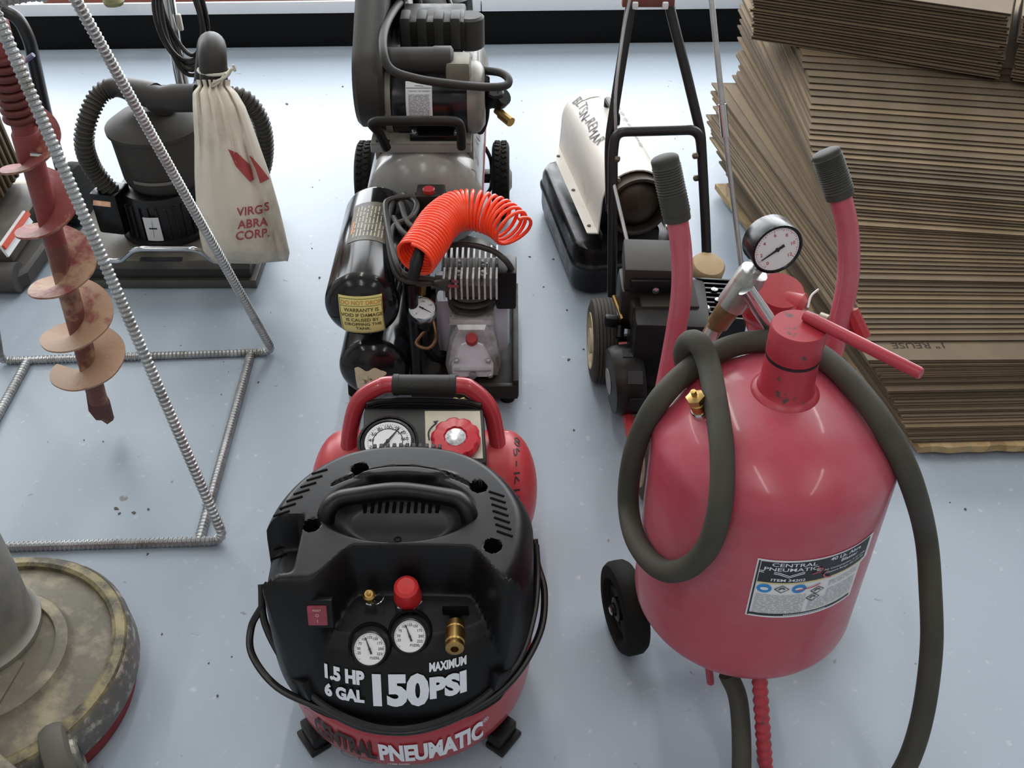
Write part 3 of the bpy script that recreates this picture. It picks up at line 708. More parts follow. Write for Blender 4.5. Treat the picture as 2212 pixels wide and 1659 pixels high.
for pts in ([(-.012, .006), (-.016, .012), (-.02, .006), (-.016, .0), (-.012, .006), (-.008, .012), (-.004, .006), (-.008, 0), (-.012, .006)], [(.004, .012), (.002, .004), (.01, .006), (.012, .0), (.004, -.002)], [(.02, .004), (.027, .004)], [(.034, .012), (.036, -.002)], [(.044, .01), (.04, .002), (.048, 0)], [(.054, .012), (.055, -.002)], [(.062, .01), (.066, .002), (.07, .01)]): stroke(pts, dm, .0024, k)
part('marker_writing', k, INK, rc, 'black handwritten stock number', smooth=0)
part('weld_tab', Mb().box(q(1088, 955, y=1.33), (.02, .012, .045), None, .004), RED, rc)

# ---------------------------------------------------------------- black twin tank compressor
tt = thing('twin_tank_compressor', 'black twin tank compressor with a finned aluminium pump', 'air compressor', (-.16, 1.82, 0))
TBL = mat('gloss_black_tank', '#0e0e13', .14, var=.3, vs=5, dirt=('#2b2722', .25, 5, .2), rv=.07, spec=.4)
def ytank(cx, cz, y0, y1, R, rd=.04):
    pr = [(R*math.sin(PI/2*i/9), rd - rd*math.cos(PI/2*i/9)) for i in range(10)] + [(R, (y1 - y0)*.5)] + [(R*math.cos(PI/2*i/9), (y1 - y0) - rd + rd*math.sin(PI/2*i/9)) for i in range(10)]
    return Mb().lathe(pr, (cx, y0, cz), (0, 1, 0), 52)
UT = part('air_tank', ytank(-.295, .27, 1.615, 2.02, .0735), TBL, tt, 'glossy black upper air tank', smooth=60)
LT = part('air_tank', ytank(-.287, .098, 1.63, 2.03, .0735), TBL, tt, 'glossy black lower air tank', smooth=60)
def ycirc(cx, cz, R): return lambda a, y: V((cx + R*math.sin(a), y, cz + R*math.cos(a)))
f = ycirc(-.295, .27, .0743)
lbm = Mb().grid(lambda s, t: f(lerp(-.55, .55, s), lerp(1.77, 1.92, t)), 14, 6); lb = part('rating_label', lbm, mat('worn_label', '#5a5549', .5, var=.3, vs=60, dirt=('#2a2622', .4, 30, .1)), tt, 'worn grey rating label')
f = ycirc(-.295, .27, .0747); k = Mb()
for j in range(9):
    a0 = -.38 + j*.1; y = 1.785
    while y < 1.9:
        l = random.uniform(.01, .03); k.ring([[f(a0 - .018, y), f(a0 + .018, y)], [f(a0 - .018, min(y + l, 1.905)), f(a0 + .018, min(y + l, 1.905))]], False); y += l + .004
part('label_small_print', k, mat('faded_print', '#a79f8a', .5), lb, smooth=0)
k = Mb(); k.ring([[f(-.48, 1.8), f(-.42, 1.8)], [f(-.48, 1.85), f(-.42, 1.85)]], False); part('label_flash', k, mat('orange_print', '#c4752c', .5), lb, smooth=0)
# yellow warranty label on the front dome
def fdome(cx, cz, y0, R, rd=.04, off=.0012):
    def g_(x, y):
        r = min(.999, math.hypot(x, y)/R); return V((cx + x, y0 + rd - rd*math.sqrt(1 - r*r) - off, cz + y))
    return g_
f = fdome(-.295, .27, 1.615, .0735); fo = lambda x, y: f(x + .002, y - .012)
lbm = Mb().grid(lambda s, t: fo(lerp(-.042, .042, s), lerp(-.04, .052, t)), 18, 16); lb = part('warranty_label', lbm, YELLOW, tt, 'yellow warranty label')
f2 = fdome(-.295, .27, 1.615, .0735, off=.0018); k = Mb()
for i, t in enumerate(('WARRANTY IS', 'VOID IF DAMAGE', 'IS CAUSED BY', 'DROPPING THE', 'TANK.')): txt(t, .0112, lambda x, y, i=i: f2(x + .003, y + .011 - i*.0118), .012, .92, mb=k)
for pts in ([(-.038, .035), (.043, .035)], [(-.038, .02), (.042, .02)], [(-.038, -.049), (.043, -.049)], [(-.038, -.049), (-.038, .035)], [(.043, -.049), (.043, .035)]): stroke([(lerp(pts[0][0], pts[1][0], t/8), lerp(pts[0][1], pts[1][1], t/8)) for t in range(9)], f2, .0009, k)
part('label_lettering', k, mat('olive_ink', '#3d3c1c', .5), lb, 'dark warranty lettering', smooth=0)
k = txt('DO NOT DROP', .0118, lambda x, y: f2(x + .003, y + .0265), .01, .95); part('label_lettering', k, mat('faded_orange_ink', '#c98b4a', .5), lb, 'faded orange warning line', smooth=0)
f3 = fdome(-.287, .098, 1.63, .0735); lbm = Mb().grid(lambda s, t: f3(lerp(-.036, .018 + .012*math.sin(9*t), s), lerp(-.035, .022 + .004*math.sin(11*s), t)), 16, 12); part('torn_label', lbm, mat('torn_paper', '#cdc2a2', .6, var=.15, vs=60, dirt=('#5a3a22', .25, 50, .06)), LT, 'torn cream label')
# frame
DB = DUSTBLACK
m = Mb(); m.box((-.1, 1.83, .045), (.225, .36, .012), None, .002); m.box((.008, 1.83, .052), (.012, .36, .045), None, .002); m.box((-.1, 1.652, .045), (.225, .012, .035), None, .002); m.box((-.1, 2.008, .045), (.225, .012, .035), None, .002)
part('base_plate', m, DB, tt, 'dusty black base plate')
for x in (-.19, -.01):
    for y in (1.68, 1.98): part('rubber_foot', Mb().cyl((x, y, 0), (x, y, .045), .016, .013, 16), RUBBER, tt)
for x, y in ((-.34, 1.7), (-.34, 1.95)): part('rubber_foot', Mb().cyl((x, y, 0), (x, y, .052), .016, .013, 16), RUBBER, tt)
part('post', Mb().tube([V((-.2, 1.665, .045)), V((-.2, 1.67, .2)), V((-.2, 1.68, .3))], .013, 12), BLACK, tt)
part('post', Mb().tube([V((-.2, 1.98, .045)), V((-.2, 1.98, .33))], .011, 12), BLACK, tt)
# motor behind the pump
part('motor', Mb().lathe([(.03, 0), (.066, .004), (.072, .014), (.072, .15), (.066, .164), (.02, .168)], (-.09, 1.845, .135), (0, 1, 0), 40), DB, tt, 'dusty motor can')
m = Mb(); m.box((-.09, 1.83, .14), (.15, .02, .17), None, .01); part('motor_end_bell', m, mat('grey_casting', '#8d9096', .45, .3, var=.1, vs=20), tt)
part('motor_housing', Mb().box((-.083, 1.765, .145), (.155, .05, .14), None, .018), mat('pale_casting', '#c3c9d6', .45, .2, var=.08, vs=20), tt, 'pale cast motor housing')
# crankcase, front cover
o0 = [(-.052, 0), (.052, 0), (.058, .03), (.046, .1), (.03, .135), (-.03, .135), (-.046, .1), (-.058, .03)]
cr = part('crankcase', Mb().prism(o0, (-.083, 1.80, .06), (1, 0, 0), (0, .0, 1), (0, -.085, 0), .008), ALU, tt, 'cast aluminium crankcase', smooth=30)
cf = [(-.043, .004), (.043, .004), (.044, .035), (.024, .088), (.008, .096), (-.008, .096), (-.024, .088), (-.044, .035)]
cv = part('crankcase_cover', Mb().prism(cf, (-.083, 1.716, .064), (1, 0, 0), (0, .1, 1), (0, -.012, 0), .004), mat('bright_casting', '#dfe3ea', .4, .1, var=.08, vs=25), tt, 'bright cast cover', smooth=30)
m = Mb().box((-.083, 1.703, .092), (.078, .006, .006), None, .002); part('cover_rib', m, ALU, cv)
for x, z in ((-.116, .115), (-.05, .115), (-.12, .075), (-.046, .075)): part('cover_bolt', Mb().lathe([(.006, 0), (.006, .006), (.003, .008), (0, .008)], (x, 1.707, z), (0, -1, .1), 6), STEEL, cv, smooth=0)
part('oil_plug', Mb().lathe([(.009, 0), (.009, .006), (.005, .006)], (-.083, 1.704, .078), (0, -1, .1), 6), STEEL, cv, smooth=0)
part('oil_cap', Mb().lathe([(.007, 0), (.007, .012), (.012, .012), (.0125, .026), (.011, .029), (0, .029)], (-.083, 1.716, .152), (0, -.5, .87), 20), mat('red_plastic', '#a32a30', .4), cr, 'red oil cap')
part('cylinder_base', Mb().box((-.083, 1.765, .2), (.092, .085, .014), None, .003), ALU, cr)
for x in (-.122, -.044): part('flange_bolt', Mb().lathe([(.005, 0), (.005, .005), (0, .0055)], (x, 1.735, .207), n=6), STEEL, cr, smooth=0)
# cylinder and head fins
cyl_ = part('cylinder', Mb().lathe([(.034, 0), (.034, .01), (.05, .012), (.05, .017), (.034, .019), (.034, .028), (.052, .03), (.052, .036), (.034, .038), (.034, .046), (.054, .048), (.054, .056), (.036, .058)], (-.083, 1.77, .207), n=40), mat('dark_casting_gap_shade', '#4a4842', .5, .4, var=.2, vs=30), tt, 'ribbed cylinder barrel')
hd = part('cylinder_head', Mb().box((-.083, 1.77, .28), (.108, .104, .03), None, .004), mat('dark_casting_gap_shade', '#4a4842'), tt, 'finned cylinder head')  # body coloured dark to paint the shade between the fins
for j in range(10):
    x = -.083 - .052 + j*.0116
    l = .044 if 2 <= j <= 7 else .06
    part('fin', Mb().box((x, 1.73, .292), (.004, .04, .052), None, .001, 1), ALU, hd, smooth=0)
    part('fin', Mb().box((x, 1.80, .308), (.004, .05, .03), None, .001, 1), ALU, hd, smooth=0)
for x in (-.108, -.058):
    for y in (1.752, 1.79): part('head_bolt', Mb().lathe([(.008, 0), (.008, .006), (.005, .0065), (.005, .012), (0, .013)], (x, y, .295), n=6), STEEL, hd, smooth=0)
aflt = part('air_filter', Mb().box((-.012, 1.775, .265), (.042, .07, .09), None, .006), BLACKP, tt, 'black air filter box')
for o in (cr, cv, cyl_, hd, aflt): o.location += V((0, -.028, -.008))
# gauge, regulator
g_ = gauge(tt, (-.178, 1.665, .248), V((.05, -.35, .93)), .027, .018, CHROME, [('0', 225), ('50', 150), ('100', 90), ('150', 30)], 330, up=(0, .5, .5))
part('regulator', Mb().lathe([(.012, -.07), (.012, -.045), (.02, -.043), (.02, -.016), (.014, -.014)], (-.178, 1.668, .247), (.05, -.3, .93), 24), BLACKP, tt)
part('copper_line', Mb().tube(spl([V((-.178, 1.67, .19)), V((-.195, 1.655, .17)), V((-.17, 1.645, .165)), V((-.155, 1.66, .18)), V((-.165, 1.72, .19))], 6), .004, 8), mat('copper', '#76553e', .4, .7), tt)
part('black_line', Mb().tube(spl([V((-.18, 1.672, .2)), V((-.182, 1.69, .14)), V((-.16, 1.71, .085)), V((-.12, 1.74, .07))], 8), .0085, 10), BLACKP, tt)
part('brass_tee', Mb().lathe([(.012, 0), (.012, .03), (.009, .032), (.009, .042)], (-.185, 1.70, .26), (.1, .2, 1), 6), BRASS, tt, smooth=0)
sb = part('pressure_switch', Mb().box((-.175, 1.96, .315), (.062, .055, .07), None, .006), DUSTBLACK, tt, 'black pressure switch box')
part('switch_button', Mb().lathe([(.013, 0), (.013, .008), (.011, .01), (0, .01)], (-.178, 1.95, .35), n=20), mat('red_plastic', '#a32a30', .4), sb, 'red button')
# cord coiled between the tank and the pump
cw = [[(860, 425, .33), (845, 445, .34), (838, 500, .335), (845, 560, .325), (862, 600, .31), (900, 612, .30), (940, 612, .295)],
      [(872, 420, .335), (900, 440, .345), (888, 470, .345), (850, 490, .34), (846, 540, .335), (870, 590, .32), (925, 602, .305), (962, 608, .30)],
      [(905, 430, .34), (880, 425, .345), (842, 432, .345), (832, 450, .345), (843, 520, .34), (858, 575, .33), (880, 610, .30)],
      [(960, 530, .33), (1010, 528, .34), (1060, 540, .335), (1090, 560, .325), (1106, 583, .30)],
      [(850, 470, .34), (868, 500, .345), (895, 520, .34), (915, 540, .33)], [(866, 440, .345), (880, 480, .345), (905, 500, .345)]]
for c_ in cw: part('power_cord', Mb().tube(spl([q(a, b, z=z) for a, b, z in c_], 7), .0062, 10), mat('dusty_cord', '#2c2a27', .5, var=.15, vs=30), tt)
pg = part('plug', Mb().tube([q(940, 612, z=.30), q(955, 615, z=.302), q(968, 617, z=.303)], [.007, .012, .012], 10), mat('dusty_cord', '#2c2a27'), tt)
for dy in (-5, 6):
    part('plug_prong', Mb().box(q(978, 612 + dy, z=.304), (.022, .002, .006), Matrix.Rotation(-.15, 3, 'Z')), CHROME, pg, smooth=0)
# ---------------------------------------------------------------- orange coil hose lying on top
ax_pts = [q(896, 560, z=.372), q(925, 520, z=.382), q(950, 482, z=.39), q(985, 457, z=.395), q(1030, 455, z=.395), q(1075, 470, z=.39), q(1102, 490, z=.385), q(1112, 502, z=.38)]
AX = spl(ax_pts, 30); L_ = [0]
for a, b in zip(AX, AX[1:]): L_.append(L_[-1] + (b - a).length)
turns = 34; cum = []
P = []; Nn = turns*22
for i in range(Nn + 1):
    t = i/Nn; s = L_[-1]*(t**1.0 if t < .7 else .7 + (t - .7))*1.0
    # the free end spreads wider
    u = t; s = L_[-1]*(u*.86 if u < .72 else .6192 + (u - .72)*(1 - .6192)/.28)
    j = max(0, min(len(AX) - 2, next((k for k in range(len(L_) - 1) if L_[k + 1] >= s), len(AX) - 2)))
    f_ = (s - L_[j])/max(1e-9, L_[j + 1] - L_[j]); c = AX[j].lerp(AX[j + 1], f_); T = (AX[min(j + 3, len(AX) - 1)] - AX[max(j - 3, 0)]).normalized()
    U = V((0, 0, 1)) - T*T.z; U.normalize(); Wv = T.cross(U)
    a = t*turns*2*PI; rr = .0385
    P.append(c + (U*math.cos(a) + Wv*math.sin(a))*rr)
ch = thing('coil_hose', 'bright orange coiled air hose lying across the twin tank compressor', 'air hose', ax_pts[3] - V((0, 0, .04)))
part('coil', Mb().tube(P, .0037, 8), ORANGE, ch, smooth=60)
a = ax_pts[0]; part('hose_fitting', Mb().tube([a + V((.012, .01, .02)), a + V((.004, -.012, .0)), a + V((-.004, -.026, -.03))], [.01, .013, .011], 14), BLACKP, ch, 'black hose end fitting')
# ---------------------------------------------------------------- grey belt-drive compressor on wheels
GX = -.203
gc_ = thing('wheeled_compressor', 'grey wheeled air compressor with a black belt guard and motor on top', 'air compressor', (GX, 2.4, 0))
GREYT = mat('grey_enamel', '#8b8a88', .22, var=.05, vs=4, rv=.05, dirt=('#a39d97', .2, 4, .2))
gt = part('tank', ytank(GX, .235, 2.045, 2.95, .136, .075), GREYT, gc_, 'grey horizontal air tank', smooth=60)
for s, x in ((-1, -.388), (1, -.03)):
    w_ = V((x, 2.46, .1)); m = Mb()
    m.lathe([(.055, -.021), (.085, -.023), (.096, -.02), (.1, -.016), (.1, .016), (.096, .02), (.085, .023), (.055, .021)], w_, (1, 0, 0), 48)
    wh = part('wheel', m, RUBBER, gc_, 'black treaded wheel', smooth=40)
    for k in range(36):
        a = 2*PI*k/36
        for t in (-.0085, .0085):
            aa = a + (.09 if t > 0 else 0)
            p = w_ + V((t, math.cos(aa)*.1, math.sin(aa)*.1))
            part('tread_block', Mb().box(p, (.013, .011, .006), Matrix.Rotation(aa - PI/2, 3, 'X') @ Matrix.Rotation(.4 if t > 0 else -.4, 3, 'Z'), .0015, 1), RUBBER, wh, smooth=0)
    part('hub', Mb().lathe([(.054, .0), (.054, s*.022), (.03, s*.024), (.02, s*.03), (0, s*.03)], w_, (1, 0, 0), 32), mat('grey_hub', '#77736c', .5, .3), wh)
part('axle', Mb().cyl((-.41, 2.46, .1), (-.01, 2.46, .1), .009, n=12), BLACK, gc_)
part('axle_strap', Mb().box((-.068, 2.46, .115), (.05, .03, .02), None, .003), BLACK, gc_)
part('drain_line', Mb().tube(spl([V((-.07, 2.45, .2)), V((-.055, 2.43, .17)), V((-.055, 2.43, .1)), V((-.07, 2.43, .07))], 6), .005, 8), BLACK, gc_)
for x in (GX - .1, GX + .1): part('front_foot', Mb().box((x, 2.14, .055), (.03, .03, .12), None, .004), BLACK, gc_)
# saddle plate
DG = mat('dark_grey_paint', '#6f6c68', .45, var=.15, vs=10, dirt=('#9a9285', .4, 8, .2))
sd = part('saddle_plate', Mb().box((GX, 2.378, .385), (.225, .565, .012), None, .003), DG, gc_, 'dusty saddle plate')
part('saddle_lip', Mb().box((GX, 2.1, .377), (.225, .01, .02), None, .003), GREYT, gc_)
for s in (-1, 1): part('saddle_leg', Mb().box((GX + s*.108, 2.42, .345), (.012, .5, .08), None, .003), DG, gc_)
part('saddle_bracket', Mb().box((GX + .03, 2.125, .397), (.11, .04, .014), None, .003), BLACK, gc_)
for x in (GX - .015, GX + .08): part('bracket_bolt', Mb().lathe([(.01, 0), (.01, .003), (.007, .004), (.007, .01), (0, .0105)], (x, 2.12, .404), n=12), CHROME, gc_)
for x in (GX - .095, GX - .075): part('slot', Mb().box((x, 2.105, .391), (.01, .012, .002)), INK, gc_, smooth=0)
hb = [q(835, 320, y=2.06), q(818, 285, y=2.04), q(802, 268, y=2.03), q(812, 262, y=2.03), q(840, 261, y=2.03), q(970, 261, y=2.03), q(990, 264, y=2.03), q(996, 277, y=2.04), q(997, 318, y=2.06)]
part('front_handle', Mb().tube(fillet(hb, .02, 5), .0105, 12), DUSTBLACK, gc_, 'black tube handle')
# motor
MY, MZ = 2.2, .452
mo = part('motor', Mb().lathe([(.07, -.085), (.078, -.083), (.08, -.078), (.08, .082), (.078, .085)], (GX + .02, MY, MZ), (1, 0, 0), 48), mat('satin_black_can', '#121217', .25, var=.2, vs=8, dirt=('#4b463d', .18, 6, .2)), gc_, 'satin black motor can')
GRE = mat('grey_end_bell', '#84807a', .45, .3, var=.15, vs=20)
part('end_bell', Mb().lathe([(.0, .122), (.06, .122), (.075, .112), (.081, .1), (.081, .084)], (GX + .02, MY, MZ), (1, 0, 0), 40), GRE, mo)
part('end_bell', Mb().lathe([(.081, -.084), (.081, -.098), (.06, -.104), (0, -.104)], (GX + .02, MY, MZ), (1, 0, 0), 40), GRE, mo)
part('motor_foot', Mb().box((GX + .02, MY, .395), (.15, .11, .016), None, .003), BLACK, mo)
def onmotor(a, x, off=.0008): return V((x, MY - (.08 + off)*math.sin(a), MZ + (.08 + off)*math.cos(a)))
lb = part('motor_label', Mb().grid(lambda s, t: onmotor(lerp(1.75, .72, t), lerp(GX - .03, GX + .028, s)), 4, 14), PAPER, gc_, 'white motor rating label')
k = Mb()
for j in range(20):
    a = .98 + j*.036; x = GX - .024
    if j in (1, 2): continue
    while x < GX + .022:
        l = min(random.uniform(.005, .02), GX + .022 - x); k.ring([[onmotor(a, x, .0012), onmotor(a + .012, x, .0012)], [onmotor(a, x + l, .0012), onmotor(a + .012, x + l, .0012)]], False); x += l + .002
k.ring([[onmotor(.9, GX - .029, .0012), onmotor(.915, GX - .029, .0012)], [onmotor(.9, GX + .027, .0012), onmotor(.915, GX + .027, .0012)]], False)
k.ring([[onmotor(.84, GX - .01, .0012), onmotor(.855, GX - .01, .0012)], [onmotor(.85, GX + .01, .0012), onmotor(.865, GX + .01, .0012)]], False)
part('label_small_print', k, mat('print_grey', '#4c4c52'), lb, smooth=0)
part('capacitor_cover', Mb().lathe([(.02, -.075), (.027, -.07), (.028, .03), (.03, .034), (.03, .07), (.022, .075)], (GX + .0, MY - .02, MZ + .095), (1, 0, 0), 24), mat('dusty_capacitor', '#2a2825', .55, var=.15, vs=15), mo, 'dusty capacitor cover')
part('terminal_box', Mb().box((GX + .085, MY - .02, MZ + .075), (.055, .07, .055), None, .012), mat('dusty_casting', '#7b786c', .55, .2, var=.2, vs=20), mo)
part('warning_strip', Mb().box((GX + .068, MY - .066, MZ + .058), (.036, .003, .006), Matrix.Rotation(.15, 3, 'Y')), PAPER, mo, smooth=0)
part('brass_stub', Mb().cyl((GX - .105, MY - .01, MZ + .092), (GX - .07, MY - .01, MZ + .092), .007, n=12), BRASS, mo)
# pump behind the motor
pu_ = part('pump', Mb().lathe([(.07, 0), (.075, .01), (.06, .03), (.06, .11), (.075, .115), (.075, .16), (.05, .17)], (GX + .03, 2.58, .39), n=32), BLACK, gc_, 'black pump body')
hdp = part('pump_head', Mb().box((GX + .02, 2.37, .548), (.15, .12, .07), None, .008), DUSTBLACK, gc_, 'dusty finned pump head')
for j in range(4): part('head_fin', Mb().box((GX - .04 + j*.038, 2.335, .555), (.024, .06, .075), None, .008), mat('dusty_charcoal', '#2e2d2b', .6, var=.15, vs=15), hdp)
part('intake_filter', Mb().lathe([(.03, 0), (.034, .004), (.034, .07), (.028, .075)], (GX + .105, 2.36, .505), n=24), mat('dusty_charcoal', '#454440'), pu_)
# belt guard: a stadium in the y-z plane
o = []
c1, r1, c2, r2 = (2.2, .49), .1, (2.52, .60), .18
for k in range(17):
    a = math.radians(112 + 180*k/16); o.append((c1[0] + r1*math.cos(a), c1[1] + r1*math.sin(a)))
for k in range(17):
    a = math.radians(-68 + 180*k/16); o.append((c2[0] + r2*math.cos(a), c2[1] + r2*math.sin(a)))
bg = part('belt_guard', Mb().prism(o, (-.345, 0, 0), (0, 1, 0), (0, 0, 1), (.066, 0, 0), .01), mat('dusty_guard', '#141313', .5, var=.15, vs=6, dirt=('#35302b', .3, 4, .25)), gc_, 'black belt guard', smooth=40)
for k in range(12):
    z = .5 + k*.022; part('guard_slot', Mb().box((-.29, 2.62, z), (.004, .09, .008)), INK, bg, smooth=0)
part('flywheel', Mb().lathe([(.15, -.02), (.155, -.018), (.155, .018), (.15, .02), (.12, .01), (.03, .012), (.03, .03)], (-.268, 2.55, .60), (1, 0, 0), 40), BLACK, gc_)
# hoses and fittings
ho = [q(900, -30, y=2.5), q(860, 10, y=2.38), q(832, 60, y=2.2), q(828, 110, y=2.1), q(845, 150, y=2.07), q(900, 170, y=2.07), q(980, 182, y=2.09), q(1050, 188, y=2.12), q(1092, 185, y=2.14), q(1098, 170, y=2.16), q(1080, 157, y=2.19), q(1045, 152, y=2.23)]
part('discharge_hose', Mb().tube(spl(ho, 8), .009, 12), mat('dusty_hose', '#262421', .6, var=.15, vs=15), gc_, 'thick black hose looping over the motor')
part('air_line', Mb().tube(spl([q(905, 0, y=2.5), q(920, 60, y=2.46), q(935, 85, y=2.44)], 6), .007, 10), mat('dusty_hose', '#33302c'), gc_)
part('air_line', Mb().tube(spl([q(965, -10, y=2.5), q(985, 45, y=2.45), q(995, 100, y=2.38), q(1003, 130, y=2.3)], 6), .006, 10), BLACK, gc_)
part('power_lead', Mb().tube(spl([q(1045, 160, y=2.24), q(1052, 200, y=2.24), q(1052, 250, y=2.24), q(1040, 285, y=2.23), q(1022, 275, y=2.22)], 6), .0055, 10), DUSTBLACK, gc_)
part('strain_relief', Mb().lathe([(.02, 0), (.022, .01), (.016, .028)], (GX + .125, MY, MZ + .03), (1, 0, 0), 16), BLACKP, mo)
a, b = q(1040, 228, y=2.26), q(1078, 215, y=2.2)
rg = part('regulator', Mb().tube([a, a.lerp(b, .6), b, b + V((.012, -.01, .012))], [.014, .014, .023, .019], 14), BLACKP, gc_, 'black regulator')
part('regulator_dial', Mb().lathe([(.02, 0), (.022, .006), (.022, .022), (.018, .026), (0, .026)], b + V((-.012, .0, .0)), (.1, -.3, .95), 10), BLACKP, rg)
a, b = q(1072, 238, y=2.19), q(1104, 264, y=2.15)
part('outlet_plug', Mb().tube([a, a.lerp(b, .3), a.lerp(b, .31), b], [.008, .008, .0115, .0115], 10), BRASS, gc_, 'brass outlet plug')
f = lambda x, y: V((GX + .1365*math.cos(x), y, .235 + .1365*math.sin(x)))
k = Mb()
for pts in ([(.62, 2.18), (.52, 2.2), (.58, 2.24)], [(.5, 2.21), (.42, 2.18), (.45, 2.24)], [(.6, 2.27), (.45, 2.28)], [(.55, 2.3), (.4, 2.31), (.5, 2.35)], [(.62, 2.12), (.5, 2.13), (.45, 2.1)]): stroke(pts, f, .006, k)
part('marker_writing', k, mat('dark_marker', '#4b3f3d', .6), gt, 'dark handwritten marks', smooth=0)
part('side_stripe', Mb().grid(lambda s, t: V((GX + .1372*math.cos(lerp(.08, .18, s)), lerp(2.1, 2.8, t), .235 + .1372*math.sin(lerp(.08, .18, s)))), 3, 3), mat('red_stripe', '#b04a4e', .5), gt)
# ---------------------------------------------------------------- dustless floor sander
DGREY = mat('dusty_grey_plastic', '#353331', .6, var=.12, vs=10, dirt=('#45413c', .4, 6, .25), spec=.3)
SX, SY = -.848, 2.262
sa = thing('floor_sander', 'black dustless floor sander with a canvas dust bag and corrugated hoses', 'floor sander', (SX, SY, 0))
BASEM = mat('dusty_base_metal', '#474441', .45, .3, var=.15, vs=10, dirt=('#7a7266', .35, 8, .2))
part('sanding_pad', Mb().box((SX - .012, SY, .014), (.465, .34, .024), None, .004), mat('pad_steel', '#5b5955', .4, .5, var=.15, vs=20), sa)
part('skirt', Mb().box((SX - .012, SY, .04), (.44, .32, .03), None, .006), mat('dark_skirt', '#2b2927', .5, var=.2, vs=20), sa)
dk = part('deck', Mb().box((SX - .015, SY, .068), (.455, .335, .028), None, .008), BASEM, sa, 'dusty metal deck')
part('name_plate', Mb().box((SX + .0, SY - .165, .084), (.1, .014, .004)), INK, dk, smooth=0)
for s in (-1, 1):
    part('deck_screw', Mb().lathe([(.01, 0), (.01, .004), (0, .006)], (SX - .03 + s*.16, SY - .168, .082), n=12), STEEL, dk)
hb = [q(232, 563, z=.088), q(262, 564, z=.09), q(290, 537, z=.15), q(425, 537, z=.15), q(462, 566, z=.09), q(500, 568, z=.088)]
part('lift_handle', Mb().tube(fillet(hb, .025, 5), .0065, 12), CHROME, sa, 'chrome lifting handle')
# motor
sm_ = part('motor', Mb().lathe([(.115, 0), (.115, .012), (.1, .015), (.1, .1), (.095, .12), (.06, .125)], (SX - .02, SY + .0, .083), n=40), mat('motor_black', '#18181b', .4, var=.2, vs=20), sa, 'black ribbed motor')
for k in range(30):
    a = 2*PI*k/30; part('motor_rib', Mb().box((SX - .02 + .102*math.cos(a), SY + .102*math.sin(a), .142), (.008, .006, .085), Matrix.Rotation(a, 3, 'Z'), .001, 1), mat('motor_black', '#18181b'), sm_, smooth=0)
part('switch_box', Mb().box((SX - .125, SY - .06, .165), (.07, .07, .11), Matrix.Rotation(-.2, 3, 'Z'), .008), BLACK, sa, 'black switch box')
part('motor_sticker', Mb().grid(lambda s, t: V((SX - .02 + .108*math.sin(lerp(-.22, .14, s)), SY - .108*math.cos(lerp(-.22, .14, s)), lerp(.1, .165, t))), 6, 3), PAPER, sm_, 'white sticker')
k = Mb(); fs = lambda x, y: V((SX - .02 + .109*math.sin(x), SY - .109*math.cos(x), y))
stroke([(-.05, .11), (-.02, .155)], fs, .006, k); stroke([(-.12, .135), (.06, .135)], fs, .004, k); part('sticker_print', k, INK, sm_, smooth=0)
part('warning_sticker', Mb().box((SX - .135, SY - .093, .2), (.045, .004, .02), Matrix.Rotation(-.2, 3, 'Z') @ Matrix.Rotation(-.5, 3, 'X')), mat('orange_sticker', '#d7a98a', .5, var=.4, vs=60), sa, 'orange edged warning sticker', smooth=0)
# dust canister
CX, CY = -.85, 2.27
part('dust_canister', Mb().lathe([(.055, .2), (.085, .205), (.096, .22), (.1, .235), (.104, .3), (.107, .346), (.1135, .348), (.114, .356), (.085, .376), (.04, .39), (.035, .4)], (CX, CY, 0), n=48), DGREY, sa, 'dusty grey dust canister', smooth=50)
part('canister_lettering', Mb().grid(lambda s, t: V((CX + .1028*math.sin(lerp(-.5, .45, s)), CY - .1028*math.cos(lerp(-.5, .45, s)), lerp(.243, .251, t))), 14, 2), mat('faint_print', '#6d6a66', .6), sa)
# pipes
SMOOTH = mat('grey_pipe', '#2f2d2c', .5, var=.1, vs=12, dirt=('#403c38', .3, 8, .2), spec=.3)
part('outlet_neck', Mb().lathe([(.035, .0), (.035, .045)], (CX + .03, CY, .39), n=28), SMOOTH, sa)
pz = .455
part('tee_pipe', Mb().tube([q(425, 212, z=pz), q(372, 212, z=pz), q(350, 212, z=pz), q(325, 210, z=pz)], [.031, .031, .026, .03], 20), SMOOTH, sa, 'grey tee pipe', smooth=60)
lh = [q(335, 208, z=pz), q(290, 196, z=pz + .002), q(250, 188, z=pz), q(215, 205, z=.44), q(190, 255, z=.4), q(182, 310, z=.345), q(198, 360, z=.28), q(228, 400, z=.23), q(252, 425, z=.2)]
S = spl(lh, 10)
part('smooth_hose', Mb().tube(S[:26], [.03 - .008*smooth01(i/25) for i in range(26)], 18), SMOOTH, sa, smooth=60)
def corrug(pts, r, pitch=.0105, amp=.0022, n=18):
    L = [0]
    for a, b in zip(pts, pts[1:]): L.append(L[-1] + (b - a).length)
    N_ = int(L[-1]/(pitch/4)); P, R = [], []
    for i in range(N_ + 1):
        s = L[-1]*i/N_; j = max(k for k in range(len(L)) if L[k] <= s + 1e-9); j = min(j, len(pts) - 2)
        P.append(pts[j].lerp(pts[j + 1], (s - L[j])/max(1e-9, L[j + 1] - L[j]))); R.append(r + (amp if i % 4 < 2 else -amp))
    return Mb().tube(P, R, n)
CORR = mat('corrugated_hose', '#36332d', .6, var=.12, vs=15)
part('corrugated_hose', corrug(S[24:], .021), CORR, sa, 'corrugated grey hose', smooth=30)
rh = spl([q(490, 205, y=2.33), q(530, 215, y=2.33), q(562, 260, y=2.33), q(572, 320, y=2.33), q(560, 380, y=2.33), q(520, 430, y=2.33)], 8)
